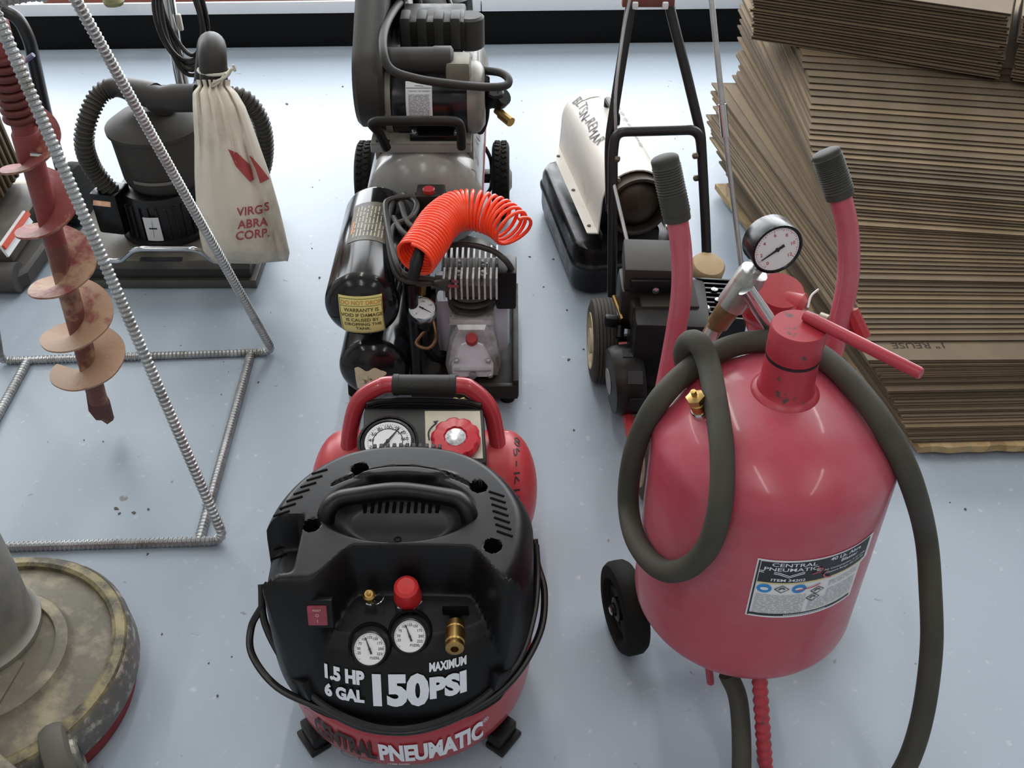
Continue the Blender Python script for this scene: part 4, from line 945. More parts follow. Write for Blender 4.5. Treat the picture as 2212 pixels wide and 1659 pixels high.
part('corrugated_hose', corrug(rh, .0205), CORR, sa, 'corrugated grey hose', smooth=30)
el = [q(425, 212, z=pz), q(445, 190, y=2.27), q(452, 130, y=2.27), q(455, 105, y=2.24), q(458, 100, y=2.19), q(460, 130, y=2.15), q(463, 200, y=2.15)]
part('elbow_pipe', Mb().tube(spl(el, 8), .03, 20), SMOOTH, sa, 'grey elbow pipe', smooth=60)
# handle pole
pp = [V((-.80, 2.43, .08)), q(395, 185, y=2.41), q(362, -10, y=2.47), q(352, -80, y=2.5)]
part('handle_pole', Mb().tube(spl(pp, 6), .0165, 16), CHROME, sa, 'chrome handle pole')
part('cable_clip', Mb().box(q(388, 48, y=2.43), (.012, .012, .04), None, .004), mat('off_white_plastic', '#c9c6bd', .5), sa)
for k in range(6):
    c = q(392 + random.uniform(-4, 4), 20 + k*4, y=2.40 - k*.004); a0, b0 = .045 + .004*(k % 3), .11 + .012*(k % 4)
    P = [c + V((a0*math.cos(t*PI/16), .012*math.sin(t*PI/8 + k), b0*math.sin(t*PI/16))) for t in range(32)]
    part('cable_coil', Mb().tube(P, .0055, 8, closed=True), mat('cable_black', '#24221f', .5), sa, 'loop of coiled power cable')
# dust bag
ROWS = [(172, 424, 498, 2.15, .036), (186, 428, 497, 2.15, .035), (200, 416, 512, 2.145, .05), (230, 416, 530, 2.135, .06), (300, 420, 556, 2.115, .068), (380, 420, 584, 2.095, .072), (450, 424, 604, 2.075, .072), (510, 431, 618, 2.06, .068), (545, 440, 626, 2.05, .055), (566, 462, 622, 2.045, .03)]
def brow(t):
    i = min(int(t*(len(ROWS) - 1)), len(ROWS) - 2); f_ = t*(len(ROWS) - 1) - i
    return [lerp(a, b, f_) for a, b in zip(ROWS[i], ROWS[i + 1])]
nb = 56
def wr(u, r):
    fo = math.sin(u*19 + .9*math.sin(r*.02))*.0065 + math.sin(u*33 + r*.015)*.003
    fold = -.014*math.exp(-((u - (.38 + .35*(r - 200)/350))/.07)**2)
    return fo*max(0, 1.15 - (r - 170)/330) + fold*smooth01((r - 230)/80)
rings = []
for j in range(40):
    r, xl, xr, yc, th = brow(j/39); row = []
    for k in range(nb):
        a = 2*PI*k/nb; u = math.cos(a); s_ = math.sin(a)
        px = (xl + xr)/2 + (xr - xl)/2*u; y = yc - th*(abs(s_)**.8)*(1 if s_ > 0 else -1) + (wr(u, r)*-1 if s_ > 0 else 0)
        row.append(q(px, r + (4*math.sin(u*5 + 1) if j == 39 else 0), y=y))
    rings.append(row)
CANVAS = mat('canvas', '#dad2c3', .9, var=.06, vs=9, dirt=('#8a7d5e', .16, 5, .15), bump=.35, bs=700, sheen=.2)
bag = part('dust_bag', Mb().ring(rings, caps=(False, True)), CANVAS, sa, 'off white canvas dust bag', smooth=70)
def onbag(px, py):
    t = 0; lo, hi = 0., 1.
    for _ in range(24):
        md = (lo + hi)/2
        if brow(md)[0] < py: lo = md
        else: hi = md
    r, xl, xr, yc, th = brow(lo); u = max(-.98, min(.98, (px - (xl + xr)/2)/((xr - xl)/2)))
    return q(px, py, y=yc - th*(math.sqrt(1 - u*u)**.8) - wr(u, r) - .0025)
BR = mat('brick_red_print', '#a8484a', .8)
k = Mb()
def patch(pts):
    n = len(pts)//2; top, bot = pts[:n], pts[n:][::-1]; rows_ = []
    for j in range(13):
        t = j/12*(n - 1); i = min(int(t), n - 2); f_ = t - i
        a = (lerp(top[i][0], top[i + 1][0], f_), lerp(top[i][1], top[i + 1][1], f_)); b = (lerp(bot[i][0], bot[i + 1][0], f_), lerp(bot[i][1], bot[i + 1][1], f_))
        rows_.append([onbag(lerp(a[0], b[0], s/6), lerp(a[1], b[1], s/6)) for s in range(7)])
    return Mb().ring(rows_, False)
part('logo_print', patch([(492, 322), (510, 360), (540, 393), (552, 386), (540, 356), (512, 330)]), BR, bag, 'brick red emblem', smooth=60)
part('logo_print', patch([(538, 336), (552, 366), (562, 396), (582, 386), (564, 362), (545, 340)]), BR, bag, 'brick red emblem', smooth=60)
k = Mb()
for t, x0, y0 in (('VIRG', 540, 456), ('S', 576, 447), ('ABRA', 546, 483), ('CORP.', 546, 507)): txt(t, 26, lambda x, y, x0=x0, y0=y0: onbag(x0 + x, y0 - y - x*.12), .012, 1.0, mb=k)
part('bag_lettering', k, BR, bag, 'brick red maker lettering', smooth=0)
tie = [q(462 + 34*math.cos(t*PI/10), 152 + 10*math.sin(t*PI/10), y=2.15 - .032*math.sin(t*PI/10)) for t in range(20)]
part('tie_cord', Mb().tube(tie, .0035, 8, closed=True), mat('white_cord', '#c9c5b8', .8), bag, 'white tie cord')
part('tie_cord', Mb().tube(spl([q(488, 158, y=2.115), q(470, 180, y=2.11), q(458, 186, y=2.11), q(462, 178, y=2.11), q(490, 165, y=2.11), q(500, 150, y=2.11), q(508, 152, y=2.11), q(503, 140, y=2.11)], 6), .003, 8), mat('white_cord', '#c9c5b8', .8), bag)
# ---------------------------------------------------------------- rebar stand
REB = mat('bare_rebar', '#aeb0b2', .34, .85, var=.2, vs=25, dirt=('#7b7264', .2, 20, .12))
rs = thing('rebar_stand', 'welded ribbed steel rod stand holding the earth auger', 'stand', (-.85, 1.55, 0))
r_ = .0088; zf = r_
fr, fl = q(487, 1168, z=zf), q(-170, 1200, z=zf)
br_, bl_ = q(590, 760, z=zf), q(0, 780, z=zf)
ft, bt = q(-20, 5, z=.93), q(150, -25, z=.93)
ftl, btl = ft + V((-.22, .03, 0)), bt + V((-.2, .03, 0))
fl = V((-1.12, 1.245, zf))
m = Mb(); rebar(m, fillet([ftl, fl, fr, ft], .03, 6), r_); part('front_frame', m, REB, rs, 'bent ribbed rod')
m = Mb(); rebar(m, fillet([btl, bl_, br_, bt], .03, 6), r_); part('rear_frame', m, REB, rs, 'bent ribbed rod')
m = Mb(); rebar(m, [q(541, 766, z=zf), q(430, 1168, z=zf)], r_); part('cross_rod', m, REB, rs)
m = Mb(); rebar(m, [q(58, 782, z=zf), q(-120, 1110, z=zf)], r_); part('cross_rod', m, REB, rs)
m = Mb(); rebar(m, [ft, bt], r_); part('top_rod', m, REB, rs)
m = Mb(); rebar(m, [ftl, btl], r_); part('top_rod', m, REB, rs)
m = Mb(); rebar(m, [ft.lerp(bt, .5) + V((.02, 0, 0)), ftl.lerp(btl, .5) - V((.02, 0, 0))], r_); hangrod = part('top_rod', m, REB, rs)
# ---------------------------------------------------------------- earth auger
A0, A1 = q(216, 880, y=1.562), q(12, 130, y=1.5)
ad = (A1 - A0).normalized()
au = thing('earth_auger', 'clay-caked red earth auger bit hanging in the rod stand', 'auger', A0 - V((0, 0, .03)))
def axp(row):
    """point of the auger's axis at a photo row"""
    best = min(((abs(q(12 + (216 - 12)*(row - 130)/750, row, y=lerp(1.5, 1.562, (row - 130)/750)).z - (A0 + ad*s*.002).z), s*.002) for s in range(-20, 470)))
    return best[1]
def clay(name, amt, red='#7f3a37', tan='#a3836a'):
    return mat(name, red, .6, var=.12, vs=10, dirt=(tan, amt, 16, .06), bump=.5, bs=90)
CL1, CL2, CL3 = clay('clay_heavy', .74), clay('clay_medium', .5), clay('clay_light', .28)
part('shaft', Mb().tube([A0 + ad*.02, A0 + ad*(A1 - A0).length*.55], .0185, 18), clay('clay_shaft', .42, '#6e4039'), au)
part('upper_shaft', Mb().tube([A0 + ad*(A1 - A0).length*.55, A1 + ad*.06], .0185, 18), CL3, au, 'dusty red upper shaft')
U0 = V((1, 0, 0)) - ad*ad.x; U0.normalize(); W0 = ad.cross(U0)      # W0 points away from the camera
s_bot = axp(806)
def flight(s0, s1, th0, th=.004):
    n = 48; rows_ = []
    for i in range(n + 1):
        t = i/n; s = lerp(s0, s1, t); a = th0 + 2*PI*t; R = lerp(.073, .052, smooth01((s - s_bot)/.55))
        d = U0*math.cos(a) + W0*math.sin(a); c = A0 + ad*s; Rr = R*(1 + .025*noise.noise(V((a*1.7, s*20, 3))))
        rows_.append([c + d*.016 + ad*th/2, c + d*(Rr*.55) + ad*(th*.5 - .002), c + d*Rr + ad*th/2, c + d*Rr - ad*th/2, c + d*(Rr*.55) - ad*(th*.5 + .002), c + d*.016 - ad*th/2])
    return Mb().ring(rows_, True, False, (True, True))
s_ = s_bot
for k, (mm, pt) in enumerate(((CL1, .088), (CL1, .122), (CL2, .125), (CL3, .125), (CL3, .125))):
    part('flight', flight(s_, s_ + pt - .0003, math.radians(165)), mm, au, 'spiral auger flight', smooth=50); s_ += pt
# fishtail tip
tp = [(-.022, .03), (.014, .036), (.026, -.008), (.026, -.06), (.01, -.068), (-.002, -.054), (-.016, -.05), (-.028, -.02)]
part('fishtail_tip', Mb().prism([(x_*.75, y_) for x_, y_ in tp], A0 + ad*.02 - W0*.006, (U0*.9 + W0*.35).normalized(), ad, W0*.012, .002), clay('clay_tip', .35, '#5b3431', '#8d7257'), au, 'dark red fishtail tip', smooth=30)
# spring damper at the top
sp0 = (A1 - A0).length - .105; P = []
for i in range(8*20 + 1):
    a = i/20*2*PI; P.append(A0 + ad*(sp0 + .0145*i/20) + (U0*math.cos(a) + W0*math.sin(a))*.0215)
part('damper_spring', Mb().tube(P, .0062, 10), mat('dusty_red_spring', '#5f2624', .55, var=.2, vs=20), au, 'red coil spring', smooth=60)
part('drive_collar', Mb().lathe([(.0195, 0), (.022, .004), (.022, .05), (.0195, .055)], A0 + ad*(sp0 - .07), ad, 24), CL3, au)
part('hitch_pin', Mb().tube([A0 + ad*(sp0 - .045) + U0*.01 - W0*.021, A0 + ad*(sp0 - .045) + U0*.034 - W0*.021], .005, 8), CHROME, au)
part('hanger', Mb().tube([A1 + ad*.05, V((A1.x + ad.x*.08, A1.y + ad.y*.08, .92))], .012, 12), STEEL, au)
# ---------------------------------------------------------------- plate compactor at the left edge
pcx = thing('plate_compactor', 'grey plate compactor with a black loop handle and wheel', 'compactor', (-1.36, 2.25, 0))
GB = mat('dusty_grey_casting', '#444343', .55, .3, var=.12, vs=8, dirt=('#57514c', .3, 6, .2))
c0, c1_ = q(20, 640, z=0), q(105, 470, z=0.0)
dirr = V((-.03, 1, 0)).normalized()
o = [(-.4, 0), (-.02, .0), (.0, .03), (.015, .36), (-.4, .36)]
part('base_plate', Mb().prism(o, (-1.185, 2.07, .004), (1, 0, 0), (0, 1, 0), (0, 0, .05), .01), GB, pcx, 'grey cast base plate', smooth=30)
part('toe', Mb().tube([V((-1.6, 2.085, .04)), V((-1.2, 2.085, .04))], .037, 18), GB, pcx)
part('deck', Mb().box((-1.40, 2.27, .085), (.36, .3, .06), None, .012), BASEM, pcx)
en = part('engine', Mb().box((-1.43, 2.33, .24), (.26, .24, .24), None, .02), DUSTBLACK, pcx, 'dusty engine block')
for k in range(8): part('cooling_fin', Mb().box((-1.295, 2.23 + k*.026, .24), (.02, .012, .2), Matrix.Rotation(.15, 3, 'X'), .003), mat('brown_dust_fin', '#5a4b3a', .7, var=.2, vs=20), en)
part('label_strip', Mb().box((-1.212, 2.16, .118), (.006, .16, .035), Matrix.Rotation(-.35, 3, 'Y')), PAPER, pcx, 'white label with a red stripe', smooth=0)
part('label_stripe', Mb().box((-1.2075, 2.16, .128), (.006, .16, .012), Matrix.Rotation(-.35, 3, 'Y')), mat('orange_red_print', '#c4482c', .5), pcx, smooth=0)
part('rear_box', Mb().box(q(60, 425, y=2.42), (.09, .06, .06), None, .006), mat('tan_plate', '#a9977f', .6), pcx)
hp = [q(-60, 40, y=2.42), q(-10, 22, y=2.42), q(35, 38, y=2.42), q(62, 85, y=2.42), q(75, 140, y=2.43), q(100, 250, y=2.44), q(128, 350, y=2.45), q(140, 410, y=2.45), q(120, 450, y=2.45)]
part('loop_handle', Mb().tube(spl(hp, 8), .0155, 14), mat('scuffed_black_tube', '#1f1f20', .35, var=.25, vs=8), pcx, 'black tube handle')
part('handle_decal', Mb().tube([q(54, 132, y=2.40), q(72, 118, y=2.40)], .006, 8), mat('violet_grey_print', '#6d6c8c', .5), pcx)
part('handle_strut', Mb().tube(spl([q(45, 200, y=2.4), q(62, 300, y=2.41), q(85, 420, y=2.42)], 6), .013, 12), BLACK, pcx)
wq = q(164, 418, z=.085)
wh = part('transport_wheel', Mb().lathe([(.02, -.022), (.06, -.024), (.078, -.02), (.083, -.01), (.083, .01), (.078, .02), (.06, .024), (.02, .022)], wq + V((0, 0, 0)), (1, -.15, 0), 40), RUBBER, pcx, 'black transport wheel')
part('axle', Mb().tube([wq, wq + V((-.25, .03, 0))], .01, 10), BLACK, pcx)
# ---------------------------------------------------------------- floor buffer at the lower left
FX, FY, FR = -.81, .94, .214
DAL = mat('dirty_cast_aluminium', '#6b665b', .6, .25, var=.15, vs=9, dirt=('#9a917a', .4, 14, .1), bump=.5, bs=120)
DAL2 = mat('tarnished_rim', '#8d8262', .55, .3, var=.15, vs=12, dirt=('#4f4b43', .42, 22, .08), bump=.4, bs=150)
DAL3 = mat('scuffed_side', '#6c6a66', .5, .4, var=.2, vs=20, dirt=('#b3ada0', .35, 40, .06), bump=.3, bs=200)
fb = thing('floor_buffer', 'dirty aluminium floor buffer with a round housing and red brush ring', 'floor buffer', (FX, FY, 0))
part('brush_ring', Mb().lathe([(.15, .004), (.2, .003), (.207, .03), (.2, .05), (.15, .052)], (FX, FY, 0), n=80, caps=(True, True)), mat('dark_red_bristle', '#7a2a30', .8, var=.25, vs=60, bump=.5, bs=300), fb, 'dark red brush ring', smooth=40)
part('housing_side', Mb().lathe([(.205, .042), (.214, .045), (.216, .05), (.214, .095), (.208, .103)], (FX, FY, 0), n=90, caps=(False, False)), DAL3, fb, 'scuffed metal side')
part('housing_rim', Mb().lathe([(.209, .1), (.205, .107), (.192, .109), (.186, .106), (.185, .098)], (FX, FY, 0), n=90, caps=(False, False)), DAL2, fb, 'tarnished raised rim')
part('housing_top', Mb().lathe([(.187, .098), (.17, .1), (.135, .102), (.128, .106), (.122, .118), (.112, .122), (.105, .121), (.103, .113), (.09, .113), (.0, .113)], (FX, FY, 0), n=90, caps=(False, True)), DAL, fb, 'dirty cast housing')
mt = q(0, 1300, z=.16)
MC = V((-.842, .985, 0))
part('motor', Mb().lathe([(.098, .112), (.1, .118), (.1, .125), (.092, .13), (.09, .14), (.092, .22), (.09, .34), (.08, .385), (.055, .41), (0, .42)], MC, n=56), mat('dull_grey_casting', '#7a7a79', .5, .3, var=.12, vs=8, dirt=('#a59c85', .25, 8, .2), bump=.2, bs=200), fb, 'dull grey motor casing', smooth=50)
part('motor_label', Mb().grid(lambda s, t: MC + V((.0925*math.cos(lerp(-1.45, -.75, s)), .0925*math.sin(lerp(-1.45, -.75, s)), lerp(.14, .185, t))), 8, 3), PAPER, fb, 'white label')
k = Mb(); fm = lambda x, y: MC + V((.0935*math.cos(x), .0935*math.sin(x), y))
for j in range(4): stroke([(-1.3, .15 + j*.008), (-1.1 + .05*j, .15 + j*.008)], fm, .002, k)
stroke([(-.85, .15), (-.85, .162)], fm, .02, k)
part('label_small_print', k, mat('print_grey', '#4c4c52'), fb, smooth=0)
# handle socket and wheels towards the lower left
part('gear_rib', Mb().prism([(-.012, 0), (.012, 0), (.02, .17), (-.02, .17)], (FX + .03, FY - .17, .1), (.9, -.4, 0), (.1, 1, 0), (0, 0, .016), .004), DAL, fb, smooth=30)
wpos = [(q(140, 1650, z=.08), V((.75, -.66, 0)))]
part('wheel_bracket', Mb().box((FX + .08, FY - .2, .1), (.16, .07, .05), Matrix.Rotation(-.6, 3, 'Z'), .012), DAL, fb)
w0 = q(138, 1648, z=.062)
for w_ in (w0, w0 + V((-.22, -.12, 0))):
    m = Mb(); m.lathe([(.02, -.018), (.045, -.02), (.056, -.016), (.06, -.006), (.06, .006), (.056, .016), (.045, .02), (.02, .018)], w_, (.88, .47, .05), 32)
    wh = part('wheel', m, mat('grey_rubber', '#55524b', .7, var=.15, vs=20), fb, 'grey rubber wheel'); part('hub', Mb().lathe([(.032, -.021), (.03, -.025), (.015, -.026), (0, -.026)], w_, (-.88, -.47, -.05), 24), DAL3, wh)
    part('hub', Mb().lathe([(.036, .018), (.034, .024), (.018, .026), (0, .026)], w_, (.88, .47, .05), 24), DAL3, wh)
# ---------------------------------------------------------------- kerosene heater
ht = thing('torpedo_heater', 'white cylindrical kerosene heater on a black fuel tank', 'heater', (.27, 2.28, 0))
TANKB = mat('scuffed_black_tank', '#141315', .3, var=.2, vs=10, dirt=('#6f5a4c', .14, 12, .05), rv=.1, spec=.3)
HA, HB_ = V((.285, 2.04, .262)), V((.205, 2.50, .262)); hd_ = (HB_ - HA).normalized(); hx = V((hd_.y, -hd_.x, 0))      # hx to the right
ang = math.atan2(hd_.y, hd_.x) - PI/2; RH = Matrix.Rotation(ang, 3, 'Z')
tc_ = HA.lerp(HB_, .56) + hx*.0; tc_.z = 0
def rrect(w_, h_, r, n=6):
    o = []
    for cx_, cy_, a0 in ((w_/2 - r, h_/2 - r, 0), (-w_/2 + r, h_/2 - r, 90), (-w_/2 + r, -h_/2 + r, 180), (w_/2 - r, -h_/2 + r, 270)):
        for k in range(n + 1): a = math.radians(a0 + 90*k/n); o.append((cx_ + r*math.cos(a), cy_ + r*math.sin(a)))
    return o
rg_ = []
for sc_, z in ((.9, .012), (.97, .016), (.985, .03), (.985, .07), (1.0, .075), (1.02, .08), (1.02, .088), (.985, .093), (.97, .12), (.93, .132), (.88, .136)):
    rg_.append([tc_ + hx*(p[0]*sc_ - .005) + hd_*(p[1]*(1 - (1 - sc_)*.6)) + V((0, 0, z)) for p in rrect(.255, .47, .055)])
part('fuel_tank', Mb().ring(rg_, caps=(True, True)), TANKB, ht, 'scuffed black fuel tank', smooth=35)
for s in (-1, 1):
    for t in (-.16, .16): part('foot', Mb().box(tc_ + hx*(s*.1) + hd_*t + V((0, 0, .007)), (.03, .04, .014), RH), BLACK, ht)
WH = mat('grimy_white_enamel', '#e6e0d8', .45, var=.05, vs=8, dirt=('#a58a66', .13, 9, .12))
R_ = .073
sec = [(-.108, -.075), (-.082, -.078), (-.078, -.02)] + [(-R_*1.06*math.cos(PI*k/16), .0 + R_*1.06*math.sin(PI*k/16)) for k in range(17)] + [(.078, -.02), (.082, -.078), (.108, -.075)]
s0, s1 = HA + hd_*.03, HB_
inn = [(a*.97, b - .0035) for a, b in sec][::-1]
part('shell', Mb().prism(sec + inn, s0, hx, (0, 0, 1), s1 - s0), WH, ht, 'white sheet metal shell', smooth=30)
for t in (.03, .2, .38):
    for s in (-1, 1): part('rivet', Mb().lathe([(.005, 0), (.004, .002), (0, .003)], s0 + hd_*t + hx*(s*.096) + V((0, 0, -.0755)), n=10), mat('dark_rivet', '#5d564c', .5), ht)
part('side_panel', Mb().box(s0 + hd_*.2 - hx*.0765 + V((0, 0, -.045)), (.004, .36, .03), RH), mat('faded_red_print', '#b88d8a', .6, var=.3, vs=40), ht, 'faded red printed panel', smooth=0)
noz = mat('sooty_steel', '#3a2d20', .45, .15, var=.3, vs=6, dirt=('#1d1916', .4, 8, .25))
part('nozzle', Mb().lathe([(.069, .12), (.069, 0), (.072, -.004), (.066, -.005), (.062, .0), (.06, .05), (.058, .075), (0, .078)], HA, hd_, 48, caps=(False, False)), noz, ht, 'sooty combustion nozzle', smooth=50)
part('nozzle_dome', Mb().lathe([(.057, .02), (.05, .008), (.03, -.002), (0, -.005)], HA, hd_, 40, caps=(False, False)), noz, ht)
part('lower_cradle', Mb().box(HA.lerp(HB_, .5) - V((0, 0, .115)), (.14, .4, .06), RH, .006), BLACK, ht)
part('fan_guard', Mb().lathe([(.07, 0), (.07, .01), (.05, .018), (0, .02)], HB_, hd_, 36), mat('grey_guard', '#8f8d88', .5), ht)
p = s0 + hd_*.27 + hx*.012 + V((0, 0, R_*1.05))
hm = Mb(); hm.tube(fillet([p - hd_*.04, p - hd_*.04 + V((0, 0, .02)), p + hd_*.06 + V((0, 0, .02)), p + hd_*.06], .008, 4), .008, 10); part('carry_handle', hm, BLACKP, ht, 'black carry handle')
def onshell(a, s, off=.0015): return s0 + hd_*s + hx*((R_*1.06 + off)*math.sin(a)) + V((0, 0, (R_*1.06 + off)*math.cos(a)))
k = txt('BLTSN-REMAR', .036, lambda x, y: onshell(-.62 + y/R_ + .06*math.sin(x*60), .29 - x), 0, fit=.25); part('marker_writing', k, INK, ht, 'black handwritten marker', smooth=0)
k = Mb()
for j in range(9):
    s = .13 + j*.034; stroke([(.55 + .12*math.sin(j), s), (.75, s + .012), (.6, s + .018), (.82, s + .028)], lambda x, y: onshell(x, y), .0028, k)
part('marker_writing', k, INK, ht, 'black handwritten marker', smooth=0)
part('top_sticker', Mb().grid(lambda s, t: onshell(lerp(-.45, .1, s), lerp(.385, .425, t)), 8, 3), mat('aged_sticker', '#d8d0c4', .5, var=.1, vs=60), ht)
part('power_lead', Mb().tube([q(1286, 462, z=.18), q(1294, 500, z=.15), q(1310, 520, z=.13)], .004, 8), STEEL, ht)

# ---------------------------------------------------------------- petrol lawn edger
ed = thing('lawn_edger', 'black petrol lawn edger with tall tubular handles and cream wheels', 'lawn edger', (.33, 1.72, 0))
TUBE = mat('black_handle_tube', '#17171a', .35, var=.2, vs=10)
up_l = [q(1318, 440, y=1.955), q(1316, 330, y=1.985), q(1318, 292, y=1.99), q(1340, 150, y=2.03), q(1362, 14, y=2.07), q(1368, -40, y=2.08)]
up_r = [q(1520, 400, y=1.96), q(1516, 330, y=1.985), q(1514, 290, y=1.99), q(1483, 160, y=2.03), q(1446, 14, y=2.07), q(1438, -40, y=2.08)]
part('upper_handle', Mb().tube(fillet(up_l, .03, 4), .0105, 12), TUBE, ed, 'black handle tube'); part('upper_handle', Mb().tube(fillet(up_r, .03, 4), .0105, 12), TUBE, ed, 'black handle tube')
part('handle_cable', Mb().tube(spl([q(1330, 290, y=1.98), q(1330, 200, y=2.0), q(1345, 80, y=2.04), q(1360, 0, y=2.06)], 5), .0035, 8), STEEL, ed)
lo = [q(1322, 640, y=1.86), q(1323, 500, y=1.905), q(1324, 330, y=1.955), q(1330, 285, y=1.968), q(1510, 280, y=1.968), q(1516, 330, y=1.955), q(1524, 480, y=1.91), q(1528, 600, y=1.87)]
part('lower_handle', Mb().tube(fillet(lo, .05, 7), .0105, 14), TUBE, ed, 'black U-shaped lower handle')
for px, py in ((1329, 343), (1330, 390), (1506, 336), (1508, 384)):
    s = 1 if px < 1400 else -1; p = q(px, py, y=1.945)
    part('handle_bolt', Mb().lathe([(.007, 0), (.007, .008), (.004, .01), (0, .01)], p, (s, -.3, 0), 6), mat('aged_bolt', '#6d6352', .5, .6), ed, smooth=0)
part('handle_brace', Mb().box(q(1400, 3, y=2.07), (.105, .02, .018), None, .003), mat('red_brown_bar', '#6b3b33', .5, var=.15, vs=20), ed, 'red-brown cross bar')
for px in (1372, 1437): part('tape_wrap', Mb().box(q(px, 11, y=2.06), (.012, .014, .014), None, .003), PAPER, ed)
# control rod
ra, rb = q(1534, -30, y=2.06), q(1560, 225, y=1.98); rc_, rd_, re_ = q(1567, 295, y=1.96), q(1602, 580, y=1.875), q(1617, 690, y=1.84)
part('control_rod', Mb().tube([ra, rb], .006, 12), STEEL, ed, 'steel control rod'); part('rod_coupler', Mb().tube([rb, rb.lerp(rc_, .02), rc_], .0085, 12), CHROME, ed, 'bright rod coupler'); part('control_rod', Mb().tube([rc_, rd_, re_], .0055, 12), STEEL, ed, 'steel control rod')
part('lever_rod', Mb().tube([q(1326, 398, y=1.93), q(1355, 522, y=1.84)], .004, 8), STEEL, ed)
# engine
ENG = mat('dusty_engine_black', '#121214', .42, var=.2, vs=12, dirt=('#332c25', .3, 6, .2), spec=.25)
BRN = mat('brown_dust_cover', '#302b26', .6, var=.12, vs=10, spec=.25)
c = q(1405, 552, z=.33)
cv = part('air_box', Mb().box(c - V((0, 0, .022)), (.105, .115, .05), Matrix.Rotation(-.05, 3, 'Z'), .006), BRN, ed, 'dusty square air filter cover')
part('air_box_front', Mb().box(c + V((.004, -.062, -.03)), (.095, .012, .03), None, .004), BLACKP, cv); part('cover_screw', Mb().lathe([(.007, 0), (.007, .004), (0, .006)], c + V((.006, -.069, -.035)), (0, -1, 0), 12), CHROME, cv)
part('carburettor', Mb().box(c + V((-.005, -.015, -.085)), (.11, .09, .08), None, .012), ENG, ed)
sh = part('engine_shroud', Mb().box((.315, 1.665, .185), (.15, .17, .17), Matrix.Rotation(-.06, 3, 'Z'), .018), ENG, ed, 'dark engine shroud')
part('shroud_top', Mb().box((.31, 1.70, .268), (.115, .13, .016), None, .006), BRN, sh)
part('shroud_sticker', Mb().box(q(1383, 682, z=.25), (.004, .055, .02), Matrix.Rotation(.5, 3, 'Y')), PAPER, sh, smooth=0); part('sticker_flash', Mb().box(q(1383, 680, z=.252) + V((-.001, .006, .0)), (.0045, .02, .021), Matrix.Rotation(.5, 3, 'Y')), RED, sh, smooth=0)
part('throttle_plate', Mb().box(q(1358, 648, z=.24), (.012, .12, .05), Matrix.Rotation(.12, 3, 'Z'), .003), BRN, ed)
part('brass_link', Mb().tube([q(1326, 640, z=.24), q(1345, 690, z=.22)], .005, 8), BRASS, ed)
# recoil starter facing left
rcv = V((.2, 1.6, .115))
rcl = part('recoil_starter', Mb().lathe([(.068, .06), (.072, .05), (.072, .012), (.066, .0), (.03, -.004), (0, -.004)], rcv + V((0, .0, 0)), (1, .12, .05), 40), ENG, ed, 'round recoil starter')
part('starter_label', Mb().lathe([(.027, -.0055), (.027, -.0045)], rcv, (1, .12, .05), 28), mat('grey_sticker', '#9b9a9a', .5, .3), rcl, 'round grey sticker')
for k in range(8):
    a = 2*PI*k/8; part('starter_vent', Mb().box(rcv + V((.034, 0, 0)) + Matrix.Rotation(a, 3, V((1, .12, .05))) @ V((0, 0, .0715)), (.03, .026, .004), Matrix.Rotation(a, 3, V((1, .12, .05)))), INK, rcl, smooth=0)
part('pull_grip', Mb().box(q(1338, 695, z=.2), (.062, .018, .024), Matrix.Rotation(.12, 3, 'Y'), .006), BLACKP, ed, 'black pull grip'); part('pull_stem', Mb().tube([q(1340, 705, z=.195), q(1338, 730, z=.18)], .009, 10), BLACKP, ed)
# cylinder fins on the right
for k in range(9):
    y = 1.655 + k*.017
    part('cylinder_fin', Mb().box((.418, y, .185), (.1, .006, .10), Matrix.Rotation(-.1, 3, 'Z'), .001, 1), BLACK, ed, smooth=0)
part('cylinder', Mb().box((.408, 1.72, .175), (.085, .14, .095), None, .01), BLACK, ed)
for px, py in ((1543, 628), (1551, 650), (1560, 672)): part('head_bolt', Mb().lathe([(.007, 0), (.007, .004), (0, .005)], q(px, py, z=.237), n=8), CHROME, ed)
part('spark_plug', Mb().lathe([(.011, 0), (.011, .006), (.007, .008), (.007, .016), (.009, .018), (.009, .03), (0, .031)], q(1506, 642, z=.235), n=16), mat('porcelain', '#dcdcdc', .3), ed, 'white spark plug')
part('oil_filler', Mb().lathe([(.01, 0), (.011, .015), (.008, .02), (0, .02)], q(1522, 680, z=.22), n=12), STEEL, ed)
part('muffler', Mb().lathe([(.034, 0), (.037, .006), (.037, .04), (.033, .046), (.015, .05), (0, .05)], q(1520, 600, z=.19), (.1, -.25, 1), 32), mat('tan_heat_paint', '#b9a07c', .6, var=.12, vs=15), ed, 'tan round muffler cap')
part('fuel_tube', Mb().tube(spl([q(1490, 605, z=.22), q(1500, 610, z=.235), q(1515, 622, z=.23)], 5), .008, 10), BLACKP, ed)
part('crankcase', Mb().box((.33, 1.66, .075), (.16, .17, .07), None, .015), ENG, ed)
